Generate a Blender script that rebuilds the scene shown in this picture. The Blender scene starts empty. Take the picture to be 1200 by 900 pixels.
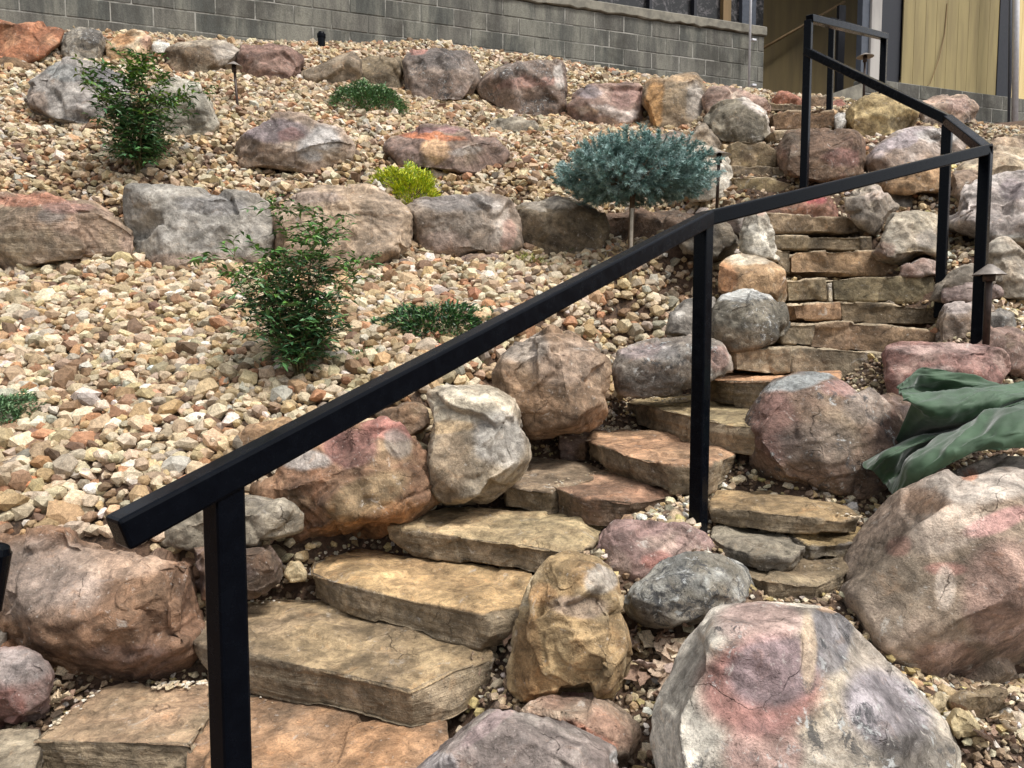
import bpy, bmesh, math, random
import numpy as np
from mathutils import Vector, Matrix

# ------------------------------------------------------------------ camera, world, sun, exposure
sc = bpy.context.scene
C = sc.collection
EYE = Vector((0.0, 0.0, 1.5))
F_PX = 880.0                       # focal length in photograph pixels (1200 wide)
PITCH = math.radians(4.25)
cam_d = bpy.data.cameras.new('camera')
cam_d.sensor_width = 36.0
cam_d.lens = 36.0 * F_PX / 1200.0
cam_d.clip_start = 0.05
cam_d.clip_end = 400.0
cam = bpy.data.objects.new('camera', cam_d)
cam.location = EYE
cam.rotation_euler = (math.radians(90) - PITCH, 0, 0)
C.objects.link(cam)
sc.camera = cam

SUN_EL, SUN_AZ = math.radians(62), math.radians(48)     # high and soft behind cloud, to the viewer's right
world = bpy.data.worlds.new('World')
sc.world = world
world.use_nodes = True
wn = world.node_tree
sky = wn.nodes.new('ShaderNodeTexSky')
sky.sky_type = 'NISHITA'
sky.sun_disc = False
sky.sun_elevation = SUN_EL
sky.sun_rotation = math.radians(180) - SUN_AZ
sky.dust_density = 4.0
hs = wn.nodes.new('ShaderNodeHueSaturation')
hs.inputs['Saturation'].default_value = 0.25            # cloud cover greys the sky light
wn.links.new(sky.outputs[0], hs.inputs['Color'])
wn.links.new(hs.outputs[0], wn.nodes['Background'].inputs['Color'])
wn.nodes['Background'].inputs['Strength'].default_value = 0.10
sun_d = bpy.data.lights.new('sun', 'SUN')
sun_d.energy = 1.5
sun_d.angle = math.radians(12)
sun_d.color = (1.0, 0.965, 0.92)
sun = bpy.data.objects.new('sun', sun_d)
to_sun = Vector((math.sin(SUN_AZ) * math.cos(SUN_EL), -math.cos(SUN_AZ) * math.cos(SUN_EL), math.sin(SUN_EL)))
sun.rotation_euler = to_sun.to_track_quat('Z', 'Y').to_euler()
sun.location = (0, 0, 8)
C.objects.link(sun)
sc.view_settings.view_transform = 'Standard'
sc.view_settings.look = 'None'
sc.view_settings.exposure = 1.05
sc.view_settings.gamma = 1.0

# ------------------------------------------------------------------ measuring helpers
CP, SP = math.cos(PITCH), math.sin(PITCH)

def ray(px, py):
    u, v = (px - 600.0) / F_PX, (450.0 - py) / F_PX
    return Vector((u, CP + v * SP, -SP + v * CP))

def P(px, py, d):                  # the point seen at a pixel, d metres into the scene
    r = ray(px, py)
    return EYE + r * (d / r.y)

def PZ(px, py, z):                 # the point seen at a pixel, on the level z (relative to the eye)
    r = ray(px, py)
    return EYE + r * (z / r.z)

def project(p):                    # numpy (n,3) world -> pixel x, pixel y
    q = p - np.array(EYE)
    dep = q[:, 1] * CP - q[:, 2] * SP
    up = q[:, 1] * SP + q[:, 2] * CP
    return 600 + F_PX * q[:, 0] / dep, 450 - F_PX * up / dep

def lin(c, k=1.0):
    out = []
    for v in c[:3]:
        v = v / 255.0
        out.append((v / 12.92 if v <= 0.04045 else ((v + 0.055) / 1.055) ** 2.4) * k)
    return tuple(out)

_rs = np.random.RandomState(7)
LAT = _rs.rand(64 * 64 * 64).astype(np.float32)

def vnoise(p):
    i = np.floor(p).astype(np.int64)
    f = (p - i).astype(np.float32)
    f = f * f * (3 - 2 * f)
    i &= 63
    j = (i + 1) & 63
    x0, y0, z0 = i[:, 0] * 4096, i[:, 1] * 64, i[:, 2]
    x1, y1, z1 = j[:, 0] * 4096, j[:, 1] * 64, j[:, 2]
    fx, fy, fz = f[:, 0], f[:, 1], f[:, 2]
    a = LAT[x0 + y0 + z0] * (1 - fx) + LAT[x1 + y0 + z0] * fx
    b = LAT[x0 + y1 + z0] * (1 - fx) + LAT[x1 + y1 + z0] * fx
    c = LAT[x0 + y0 + z1] * (1 - fx) + LAT[x1 + y0 + z1] * fx
    d = LAT[x0 + y1 + z1] * (1 - fx) + LAT[x1 + y1 + z1] * fx
    return (a * (1 - fy) + b * fy) * (1 - fz) + (c * (1 - fy) + d * fy) * fz - 0.5

def fbm(p, octs=4, gain=0.5):
    s, a, t = 0, 1.0, 0
    for k in range(octs):
        s = s + a * vnoise(p * (2.03 ** k) + 17.3 * k)
        t += a
        a *= gain
    return s / t * 2

# ------------------------------------------------------------------ object helpers
def tag(o, label=None, cat=None, group=None, kind=None):
    if label: o['label'] = label
    if cat: o['category'] = cat
    if group: o['group'] = group
    if kind: o['kind'] = kind
    return o

def empty(name, loc, label, cat, group=None):
    o = bpy.data.objects.new(name, None)
    o.location = loc
    o.empty_display_size = 0.1
    C.objects.link(o)
    return tag(o, label, cat, group)

def link_mesh(name, me, mat, parent=None, loc=(0, 0, 0)):
    o = bpy.data.objects.new(name, me)
    if mat: me.materials.append(mat)
    o.location = loc
    C.objects.link(o)
    if parent: o.parent = parent
    return o

def mesh_np(name, verts, faces, smooth=True, col=None):      # faces: (n,3) or (n,4) array
    me = bpy.data.meshes.new(name)
    n, m = faces.shape
    me.vertices.add(len(verts))
    me.vertices.foreach_set('co', np.ascontiguousarray(verts, dtype=np.float32).ravel())
    me.loops.add(n * m)
    me.loops.foreach_set('vertex_index', np.ascontiguousarray(faces, dtype=np.int32).ravel())
    me.polygons.add(n)
    me.polygons.foreach_set('loop_start', np.arange(0, n * m, m, dtype=np.int32))
    me.polygons.foreach_set('use_smooth', np.full(n, bool(smooth)))
    me.update(calc_edges=True)
    if col is not None:
        at = me.color_attributes.new('Col', 'FLOAT_COLOR', 'POINT')
        c4 = np.ones((len(verts), 4), dtype=np.float32)
        c4[:, :3] = col
        at.data.foreach_set('color', c4.ravel())
    return me

def bm_obj(name, bm, mat, parent=None, loc=(0, 0, 0), smooth=False):
    me = bpy.data.meshes.new(name)
    bmesh.ops.recalc_face_normals(bm, faces=bm.faces)
    if smooth:
        for f in bm.faces: f.smooth = True
    bm.to_mesh(me)
    bm.free()
    return link_mesh(name, me, mat, parent, loc)

def bar(bm, a, b, w, h, roll=None, bevel=0.003):     # square tube from a to b
    a, b = Vector(a), Vector(b)
    d = (b - a)
    L = d.length
    d.normalize()
    side = roll if roll else d.cross(Vector((0, 0, 1)))
    if side.length < 1e-4: side = Vector((1, 0, 0))
    side = (side - d * side.dot(d)).normalized()
    up = side.cross(d)
    M = Matrix.Translation(a + d * L / 2) @ Matrix((side, d, up)).transposed().to_4x4() @ Matrix.Diagonal((w, L, h, 1))
    r = bmesh.ops.create_cube(bm, size=1, matrix=M)
    if bevel:
        es = set(e for v in r['verts'] for e in v.link_edges)
        bmesh.ops.bevel(bm, geom=list(es), offset=bevel, segments=2, affect='EDGES', profile=0.5)

def box(bm, c, s, rz=0.0, bevel=0.0):
    r = bmesh.ops.create_cube(bm, size=1, matrix=Matrix.Translation(c) @ Matrix.Rotation(rz, 4, 'Z') @ Matrix.Diagonal((s[0], s[1], s[2], 1)))
    if bevel:
        es = set(e for v in r['verts'] for e in v.link_edges)
        bmesh.ops.bevel(bm, geom=list(es), offset=bevel, segments=1, affect='EDGES')

def cyl(bm, a, b, r0, r1=None, seg=12):
    a, b = Vector(a), Vector(b)
    r1 = r0 if r1 is None else r1
    d = b - a
    M = Matrix.Translation((a + b) / 2) @ d.to_track_quat('Z', 'Y').to_matrix().to_4x4()
    bmesh.ops.create_cone(bm, cap_ends=True, segments=seg, radius1=r0, radius2=r1, depth=d.length, matrix=M)

# ------------------------------------------------------------------ materials
def new_mat(name):
    m = bpy.data.materials.new(name)
    m.use_nodes = True
    nt = m.node_tree
    return m, nt, nt.nodes['Principled BSDF']

class N:                                       # small node-tree writer
    def __init__(s, nt): s.nt = nt
    def node(s, t, **kw):
        n = s.nt.nodes.new(t)
        for k, v in kw.items():
            if k in n.inputs: n.inputs[k].default_value = v
            else: setattr(n, k, v)
        return n
    def link(s, a, b): s.nt.links.new(a, b)
    def noise(s, vec, scale, detail=4, rough=0.55, dist=0.0):
        n = s.node('ShaderNodeTexNoise')
        n.inputs['Scale'].default_value = scale; n.inputs['Detail'].default_value = detail
        n.inputs['Roughness'].default_value = rough; n.inputs['Distortion'].default_value = dist
        if vec is not None: s.link(vec, n.inputs['Vector'])
        return n.outputs['Fac']
    def ramp(s, fac, a, b, va=0.0, vb=1.0):
        n = s.node('ShaderNodeMapRange')
        n.interpolation_type = 'SMOOTHSTEP'
        for k, v in zip(('From Min', 'From Max', 'To Min', 'To Max'), (a, b, va, vb)): n.inputs[k].default_value = v
        s.link(fac, n.inputs['Value'])
        return n.outputs[0]
    def mixc(s, fac, a, b, mode='MIX'):
        n = s.node('ShaderNodeMix')
        n.data_type = 'RGBA'; n.blend_type = mode
        for v, i in ((fac, 0), (a, 6), (b, 7)):
            if isinstance(v, (int, float)): n.inputs[i].default_value = v
            elif isinstance(v, tuple): n.inputs[i].default_value = (*v[:3], 1)
            else: s.link(v, n.inputs[i])
        return n.outputs[2]
    def math(s, op, a, b=None):
        n = s.node('ShaderNodeMath')
        n.operation = op
        for v, i in ((a, 0), (b, 1)):
            if v is None: continue
            if isinstance(v, (int, float)): n.inputs[i].default_value = v
            else: s.link(v, n.inputs[i])
        return n.outputs[0]
    def bump(s, h, strength, dist, prev=None):
        n = s.node('ShaderNodeBump')
        n.inputs['Strength'].default_value = strength; n.inputs['Distance'].default_value = dist
        s.link(h, n.inputs['Height'])
        if prev is not None: s.link(prev, n.inputs['Normal'])
        return n.outputs[0]
    def coords(s, jitter=True, scale=(1, 1, 1)):
        tc = s.node('ShaderNodeTexCoord')
        v = tc.outputs['Object']
        mp = s.node('ShaderNodeMapping')
        mp.inputs['Scale'].default_value = scale
        s.link(v, mp.inputs['Vector'])
        if jitter:
            oi = s.node('ShaderNodeObjectInfo')
            m = s.math('MULTIPLY', oi.outputs['Random'], 37.0)
            cx = s.node('ShaderNodeCombineXYZ')
            for k in range(3): s.link(m, cx.inputs[k])
            s.link(cx.outputs[0], mp.inputs['Location'])
        return mp.outputs[0]

def sandstone(name, strata=0.0, lichen=0.0, vein=0.5):
    m, nt, b = new_mat(name)
    g = N(nt)
    at = g.node('ShaderNodeAttribute'); at.attribute_name = 'Col'
    v = g.coords()
    col = at.outputs['Color']
    big = g.noise(v, 5.5, 7, 0.68, 0.5)
    mid = g.noise(v, 28, 8, 0.68, 0.4)
    fine = g.noise(v, 190, 4, 0.7)
    k = g.math('MULTIPLY', g.ramp(big, 0.34, 0.66, 0.60, 1.36), g.ramp(mid, 0.32, 0.68, 0.68, 1.30))
    k = g.math('MULTIPLY', k, g.ramp(fine, 0.3, 0.7, 0.80, 1.20))
    # bedding bands on a tilt of their own
    oi2 = g.node('ShaderNodeObjectInfo')
    rot = g.node('ShaderNodeVectorRotate'); rot.rotation_type = 'EULER_XYZ'
    cr = g.node('ShaderNodeCombineXYZ')
    g.link(g.math('SUBTRACT', g.math('MULTIPLY', oi2.outputs['Random'], 0.9), 0.45), cr.inputs[0]); g.link(g.math('MULTIPLY', g.math('SINE', g.math('MULTIPLY', oi2.outputs['Random'], 40.0)), 0.5), cr.inputs[1])
    g.link(cr.outputs[0], rot.inputs['Rotation']); g.link(v, rot.inputs['Vector'])
    mpb = g.node('ShaderNodeMapping'); mpb.inputs['Scale'].default_value = (1, 1, 2.8); g.link(rot.outputs[0], mpb.inputs['Vector'])
    band = g.noise(mpb.outputs[0], 5.0, 6, 0.58, 0.7)
    k = g.math('MULTIPLY', k, g.ramp(band, 0.34, 0.66, 0.76, 1.26))
    kc = g.node('ShaderNodeCombineColor')
    for i in range(3): g.link(k, kc.inputs[i])
    col = g.mixc(1.0, col, kc.outputs[0], 'MULTIPLY')
    bl1 = g.noise(v, 13, 7, 0.72, 0.8)
    col = g.mixc(g.ramp(bl1, 0.60, 0.70, 0, 0.55), col, (0.60, 0.56, 0.50))
    col = g.mixc(g.ramp(bl1, 0.43, 0.31, 0, 0.7), col, g.mixc(1.0, col, (0.42, 0.37, 0.33), 'MULTIPLY'))
    # rusty and grey staining in drifting patches
    st = g.noise(v, 11, 6, 0.65, 1.4)
    col = g.mixc(g.ramp(st, 0.56, 0.72, 0, 0.32), col, g.mixc(1.0, col, (1.25, 0.90, 0.62), 'MULTIPLY'))
    st2 = g.noise(v, 16, 6, 0.7, 0.9)
    col = g.mixc(g.ramp(st2, 0.60, 0.75, 0, 0.45), col, (0.33, 0.31, 0.29))
    # tight cracks
    if vein:
        vo = g.node('ShaderNodeTexVoronoi'); vo.feature = 'DISTANCE_TO_EDGE'; vo.inputs['Scale'].default_value = 4.0
        w = g.node('ShaderNodeMix'); w.data_type = 'VECTOR'
        nz = g.node('ShaderNodeTexNoise'); nz.inputs['Scale'].default_value = 9; nz.inputs['Detail'].default_value = 5
        g.link(v, nz.inputs['Vector'])
        va = g.node('ShaderNodeVectorMath'); va.operation = 'MULTIPLY_ADD'
        g.link(nz.outputs['Color'], va.inputs[0]); va.inputs[1].default_value = (0.12, 0.12, 0.16); g.link(v, va.inputs[2])
        g.link(va.outputs[0], vo.inputs['Vector'])
        gate = g.ramp(g.noise(v, 4.3, 2), 0.52, 0.66)
        crack = g.math('MULTIPLY', g.ramp(vo.outputs[0], 0.0, 0.009, 1.0, 0.0), gate)
        col = g.mixc(g.math('MULTIPLY', crack, vein), col, g.mixc(1.0, col, (0.3, 0.26, 0.22), 'MULTIPLY'))
    # pits and mineral specks
    sp = g.noise(v, 75, 3, 0.6)
    col = g.mixc(g.ramp(sp, 0.66, 0.76, 0, 0.6), col, g.mixc(1.0, col, (0.32, 0.29, 0.27), 'MULTIPLY'))
    col = g.mixc(g.ramp(sp, 0.36, 0.27, 0, 0.4), col, (0.62, 0.58, 0.52))
    if lichen:
        l1 = g.noise(v, 26, 8, 0.75, 0.5)
        l0 = g.noise(v, 5, 3, 0.6)
        mk = g.math('MULTIPLY', g.ramp(l1, 0.50, 0.58), g.ramp(l0, 0.62 - lichen * 0.3, 0.75 - lichen * 0.3))
        col = g.mixc(g.math('MULTIPLY', mk, 0.85), col, (0.05, 0.052, 0.055))
        l2 = g.noise(v, 33, 8, 0.75, 0.3)
        mk = g.math('MULTIPLY', g.ramp(l2, 0.56, 0.63), g.ramp(l0, 0.60 - lichen * 0.3, 0.72 - lichen * 0.3))
        col = g.mixc(g.math('MULTIPLY', mk, 0.8), col, (0.52, 0.53, 0.51))
    h = g.math('ADD', g.math('ADD', g.math('MULTIPLY', mid, 1.2), g.math('MULTIPLY', band, 0.5)), g.math('MULTIPLY', g.ramp(sp, 0.6, 0.75), -0.25))
    if strata:
        vs = g.coords(True, (1, 1, 9))
        sn = g.noise(vs, 9, 5, 0.6, 0.4)
        h = g.math('ADD', h, g.math('MULTIPLY', sn, 1.6 * strata))
        col = g.mixc(0.5 * strata, col, g.mixc(1.0, col, g.mixc(sn, (0.45, 0.43, 0.42), (1.6, 1.5, 1.4)), 'MULTIPLY'))
    if vein: h = g.math('SUBTRACT', h, g.math('MULTIPLY', crack, 0.6))
    nrm = g.bump(h, 0.9, 0.015)
    nrm = g.bump(fine, 0.55, 0.004, nrm)
    g.link(col, b.inputs['Base Color'])
    g.link(nrm, b.inputs['Normal'])
    b.inputs['Roughness'].default_value = 0.82
    b.inputs['Specular IOR Level'].default_value = 0.35
    return m

M = {}
M['rock'] = sandstone('sandstone')
M['lichen'] = sandstone('lichen_sandstone', lichen=1.0, vein=0.4)
M['speck'] = sandstone('speckled_sandstone', lichen=0.45)
M['slab'] = sandstone('bedded_sandstone', strata=0.45, vein=0.35)

def attr_mat(name, rough=0.8, bs=0.5, bd=0.004, scale=60, var=0.3):
    m, nt, b = new_mat(name)
    g = N(nt)
    at = g.node('ShaderNodeAttribute'); at.attribute_name = 'Col'
    v = g.coords(False)
    n = g.noise(v, scale, 5, 0.65)
    n2 = g.noise(v, scale * 4, 3, 0.6)
    k = g.math('MULTIPLY', g.ramp(n, 0.3, 0.7, 1 - var, 1 + var), g.ramp(n2, 0.3, 0.7, 1 - var * .6, 1 + var * .6))
    kc = g.node('ShaderNodeCombineColor')
    for i in range(3): g.link(k, kc.inputs[i])
    g.link(g.mixc(1.0, at.outputs['Color'], kc.outputs[0], 'MULTIPLY'), b.inputs['Base Color'])
    g.link(g.bump(n, bs, bd), b.inputs['Normal'])
    b.inputs['Roughness'].default_value = rough
    b.inputs['Specular IOR Level'].default_value = 0.3
    return m

M['gravel'] = attr_mat('river_gravel', 0.75, 0.5, 0.006, 70, 0.28)
M['leaf'] = attr_mat('leaf', 0.45, 0.2, 0.002, 120, 0.2)
M['leaf'].node_tree.nodes['Principled BSDF'].inputs['Specular IOR Level'].default_value = 0.4
M['dry'] = attr_mat('dry_leaf', 0.7, 0.5, 0.004, 120, 0.35)

def plain(name, c, rough=0.5, metal=0.0, scale=40, var=0.15, bump=0.0, k=1.0, stretch=(1, 1, 1), spec=0.5):
    m, nt, b = new_mat(name)
    g = N(nt)
    v = g.coords(True, stretch)
    n = g.noise(v, scale, 5, 0.6)
    c = lin(c, k)
    lo = tuple(x * (1 - var) for x in c); hi = tuple(x * (1 + var) for x in c)
    g.link(g.mixc(g.ramp(n, 0.3, 0.7), lo, hi), b.inputs['Base Color'])
    g.link(g.ramp(n, 0.3, 0.7, max(0.02, rough - 0.08), rough + 0.08), b.inputs['Roughness'])
    b.inputs['Metallic'].default_value = metal
    b.inputs['Specular IOR Level'].default_value = spec
    if bump: g.link(g.bump(n, 0.5, bump), b.inputs['Normal'])
    return m

M['black_paint'] = plain('black_powder_coat', (6, 9, 15), 0.22, 0, 30, 0.15, 0.0, spec=0.10)
M['bronze'] = plain('bronze_fitting', (60, 48, 42), 0.45, 0.5, 60, 0.3)
M['hat'] = plain('weathered_bronze_hat', (130, 122, 114), 0.45, 0.25, 40, 0.2)
M['white_pipe'] = plain('white_pvc', (215, 216, 220), 0.4, 0, 20, 0.08)
M['bark'] = plain('bark', (110, 92, 72), 0.9, 0, 50, 0.35, 0.004)
M['stem'] = plain('green_brown_stem', (92, 84, 52), 0.7, 0, 80, 0.3)
M['soil'] = None

# ------------------------------------------------------------------ rock builder
CTRL = []                 # terrain control points gathered from what stands on it
HULLS = []                # (planes n, h, centre, bbox) of every rock, to keep gravel out
CARVE = []                # treads that the ground must stay below
TRIS = [0]

def hull_planes(pts):
    bm = bmesh.new()
    for p in pts: bm.verts.new(p)
    bmesh.ops.convex_hull(bm, input=bm.verts)
    bm.normal_update()
    fs = [f for f in bm.faces if f.calc_area() > 1e-9]
    tot = sum((f.calc_center_median() * f.calc_area() for f in fs), Vector()) / sum(f.calc_area() for f in fs)
    out = {}
    for f in fs:
        n = f.normal.copy()
        h = n.dot(f.calc_center_median() - tot)
        if h < 0: n, h = -n, -h
        k = tuple(round(x * 7) for x in n)
        if k not in out or h > out[k][1] and False: out[k] = (n, h)
    bm.free()
    n = np.array([list(a) for a, b in out.values()]); h = np.array([b for a, b in out.values()])
    return n, np.maximum(h, 1e-3), tot

def box_grid(nx, ny, nz):
    I = -np.ones((nx + 1, ny + 1, nz + 1), dtype=np.int64)
    g = np.indices(I.shape)
    on = (g[0] == 0) | (g[0] == nx) | (g[1] == 0) | (g[1] == ny) | (g[2] == 0) | (g[2] == nz)
    I[on] = np.arange(on.sum())
    v = np.stack([g[0][on] / nx, g[1][on] / ny, g[2][on] / nz], 1) * 2 - 1
    F = []
    def side(A, flip):
        q = np.stack([A[:-1, :-1], A[1:, :-1], A[1:, 1:], A[:-1, 1:]], -1).reshape(-1, 4)
        F.append(q[:, ::-1] if flip else q)
    side(I[0], True); side(I[-1], False)
    side(I[:, 0], False); side(I[:, -1], True)
    side(I[:, :, 0], True); side(I[:, :, -1], False)
    return v, np.concatenate(F)

def vnormals(v, f):
    a, b, c, d = (v[f[:, k]] for k in range(4))
    fn = np.cross(c - a, d - b)
    out = np.zeros_like(v)
    for k in range(4):
        for ax in range(3):
            out[:, ax] += np.bincount(f[:, k], weights=fn[:, ax], minlength=len(v))
    l = np.linalg.norm(out, axis=1, keepdims=True)
    return out / np.maximum(l, 1e-12)

ALB = 0.86
def solid(name, pts, label, cat, cols, mat='rock', seed=0, p=16, rough=1.0, cells=11, chips=9, groove=1.0, cuts=5, yaw=0.0,
          patches=(), dist=3.0, group=None, topcol=None, strat=0.0, cell_px=2.3, grow=1.02, ledge=1.0):
    rnd = np.random.RandomState(seed * 13 + 5)
    n, h, cen = hull_planes(pts)
    h = h * grow
    p = p * 4.5
    A = np.array([list(q) for q in pts]) - np.array(cen)
    cy, sy = math.cos(yaw), math.sin(yaw)
    R = np.array([[cy, -sy, 0], [sy, cy, 0], [0, 0, 1]])       # local -> world
    L = A @ R
    ext = np.maximum((L.max(0) - L.min(0)) / 2, 0.01)
    size = float(np.cbrt(ext.prod()) * 2)
    # broken corners
    for k in range(chips):
        q = rnd.normal(size=3) * np.array([1, 1, 0.8]); q /= np.linalg.norm(q)
        sup = (A @ q).max()
        n = np.vstack([n, q]); h = np.append(h, sup * rnd.uniform(0.90, 0.985))
    # broad fracture faces looking outward over the stair, and a worn top
    for k in range(cuts):
        q = np.array([rnd.uniform(-0.75, 0.75), -1.0, rnd.uniform(-0.35, 0.75)]); q /= np.linalg.norm(q)
        n = np.vstack([n, q]); h = np.append(h, (A @ q).max() * rnd.uniform(0.78, 0.93))
    if cuts:
        q = np.array([rnd.uniform(-0.15, 0.15), rnd.uniform(-0.35, 0.1), 1.0]); q /= np.linalg.norm(q)
        n = np.vstack([n, q]); h = np.append(h, (A @ q).max() * rnd.uniform(0.93, 0.98))
    HULLS.append((n, h, np.array(cen), np.abs(A).max(0)))
    cell = cell_px * dist / F_PX
    nx, ny, nz = (int(np.clip(2 * e / cell, 6, 150)) for e in ext)
    g, f = box_grid(nx, ny, nz)
    g = np.sign(g) * np.abs(g)
    d = (g * ext) @ R.T
    # smooth min over planes
    s = np.maximum(d @ n.T / h, 0)
    m = s.max(1, keepdims=True)
    r = 1.0 / (m[:, 0] * ((s / m) ** p).sum(1) ** (1.0 / p))
    v = d * r[:, None]
    nv = vnormals(v, f)
    if (nv * v).sum(1).mean() < 0: f = f[:, ::-1]; nv = -nv
    off = rnd.uniform(0, 60, 3)
    # fractured facets
    disp = np.zeros(len(v))
    if cells:
        wv = v + 0.10 * size * np.stack([fbm(v / size * 3 + off + k * 9, 3) for k in range(3)], 1)
        cp = rnd.uniform(-1, 1, (cells, 3)) * ext @ R.T
        cp = cp / np.maximum(1, np.linalg.norm(cp / (np.linalg.norm(ext) * 0.7), axis=1, keepdims=True))
        dd = np.linalg.norm(wv[:, None] - cp[None], axis=2)
        o = np.argsort(dd, axis=1)[:, :2]
        d1 = np.take_along_axis(dd, o[:, :1], 1)[:, 0]; d2 = np.take_along_axis(dd, o[:, 1:2], 1)[:, 0]
        gv = rnd.normal(size=(cells, 3)) * 0.36
        gv[:, 2] *= 0.8
        o0, o1 = o[:, 0], o[:, 1]
        e0 = ((v - cp[o0]) * gv[o0]).sum(1); e1 = ((v - cp[o1]) * gv[o1]).sum(1)
        bl = np.clip((d2 - d1) / (0.03 * size), 0, 1); bl = 0.5 + 0.5 * bl * bl * (3 - 2 * bl)
        disp += np.clip(e0 * bl + e1 * (1 - bl), -0.05 * size, 0.035 * size) * rough * 0.8
        disp -= groove * rough * 0.011 * size * np.exp(-((d2 - d1) / (0.018 * size)) ** 2) * np.clip(0.5 + 1.6 * vnoise(v / size * 2 + off), 0, 1)
    disp += 0.018 * size * rough * fbm(v / size * 2.2 + off, 4, 0.5)
    # spalled terraces with sharp little cliffs
    q = fbm(v / size * 1.9 + off + 11, 3, 0.45) * 5.0
    fr = q - np.floor(q); tw = np.clip((fr - 0.86) / 0.14, 0, 1)
    disp += 0.015 * size * rough * (np.floor(q) + tw - 0.5 - q * 0.35)
    # ledges of bedding planes lying on a tilt
    tx, ty = rnd.uniform(-0.35, 0.35, 2); axis = np.array([tx, ty, 1.0]); axis /= np.linalg.norm(axis)
    q = (v @ axis) / (0.17 * size) + 0.55 * fbm(v / size * 1.6 + off + 5, 3)
    fl = np.floor(q).astype(int); fr = q - fl; rr_ = np.array([rnd.rand() for _ in range(64)])
    tw = np.clip((fr - 0.88) / 0.12, 0, 1)
    lay = rr_[fl % 64] * (1 - tw) + rr_[(fl + 1) % 64] * tw
    wall_ = 1 - np.abs(nv @ axis)
    mask = np.clip(0.5 + 2.2 * vnoise(v / size * 1.5 + off + 23), 0, 1)
    disp += ledge * 0.034 * size * (lay - 0.6) * wall_ * mask
    rg = 1 - np.abs(fbm(v / size * 4.5 + off + 31, 4, 0.55)) * 2
    disp += 0.013 * size * rough * (rg - 0.5)
    disp += 0.0036 * rough * fbm(v * 38 + off, 3, 0.6)
    if strat:
        t = v.copy(); t[:, 2] *= 1
        lay = vnoise(np.stack([v[:, 0] * 1.2, v[:, 1] * 1.2, v[:, 2] * 55], 1) + off) + 0.5 * vnoise(np.stack([v[:, 0] * 3, v[:, 1] * 3, v[:, 2] * 120], 1) + off)
        disp += strat * 0.009 * lay * (1 - np.abs(nv[:, 2]))
        disp -= strat * 0.035 * np.clip(vnoise(v * np.array([7, 7, 3]) + off) - 0.08, 0, 1) * (1 - np.abs(nv[:, 2]))
    v = v + nv * disp[:, None]
    # colour: three body colours drifting into one another, then own stains
    def soft(q, k_=0.84):
        g_ = sum(q[:3]) / 3.0
        return tuple((g_ + (w_ - g_) * k_) * t_ for w_, t_ in zip(q[:3], (1.01, 1.0, 0.97)))
    c = [np.array(lin(soft(q), ALB)) for q in cols]
    while len(c) < 3: c.append(c[-1])
    a1 = np.clip(0.5 + 1.5 * fbm(v / size * 2.4 + off + 7, 4), 0, 1)[:, None]
    a2 = np.clip(-0.25 + 2.4 * fbm(v / size * 3.4 + off + 77, 4, 0.6), 0, 1)[:, None]
    col = c[0] * (1 - a1) + c[1] * a1
    col = col * (1 - a2) + c[2] * a2
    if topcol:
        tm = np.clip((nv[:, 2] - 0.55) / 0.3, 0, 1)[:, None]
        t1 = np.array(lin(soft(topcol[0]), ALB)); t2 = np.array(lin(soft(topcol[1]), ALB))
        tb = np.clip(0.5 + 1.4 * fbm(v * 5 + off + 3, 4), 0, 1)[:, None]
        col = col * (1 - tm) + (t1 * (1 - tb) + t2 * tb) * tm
    W = v + np.array(cen)
    if patches:
        px, py = project(W)
        wob = 7
        px = px + wob * fbm(v / size * 5 + off, 4); py = py + wob * fbm(v / size * 5 + off + 50, 4)
        for pt in patches:
            cx, cyy, rx, ry, pc, st = pt[:6]
            an = math.radians(pt[6]) if len(pt) > 6 else 0
            ux, uy = (px - cx) * math.cos(an) + (py - cyy) * math.sin(an), -(px - cx) * math.sin(an) + (py - cyy) * math.cos(an)
            q = np.clip((1.22 - np.sqrt((ux / rx) ** 2 + (uy / ry) ** 2)) / 0.42, 0, 1)
            q = (q * q * (3 - 2 * q) * st)[:, None]
            grey = sum(pc) / 3.0; pc = tuple(grey + (w_ - grey) * 0.74 for w_ in pc)
            col = col * (1 - q) + np.array(lin(pc, ALB)) * (0.75 + 0.5 * a1) * q
    base = np.array([W[:, 0].mean(), W[:, 1].mean(), W[:, 2].min()])
    me = mesh_np(name, W - base, f, True, col)
    TRIS[0] += len(f) * 2
    o = link_mesh(name, me, M[mat], None, tuple(base))
    tag(o, label, cat, group)
    return o, W

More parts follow.
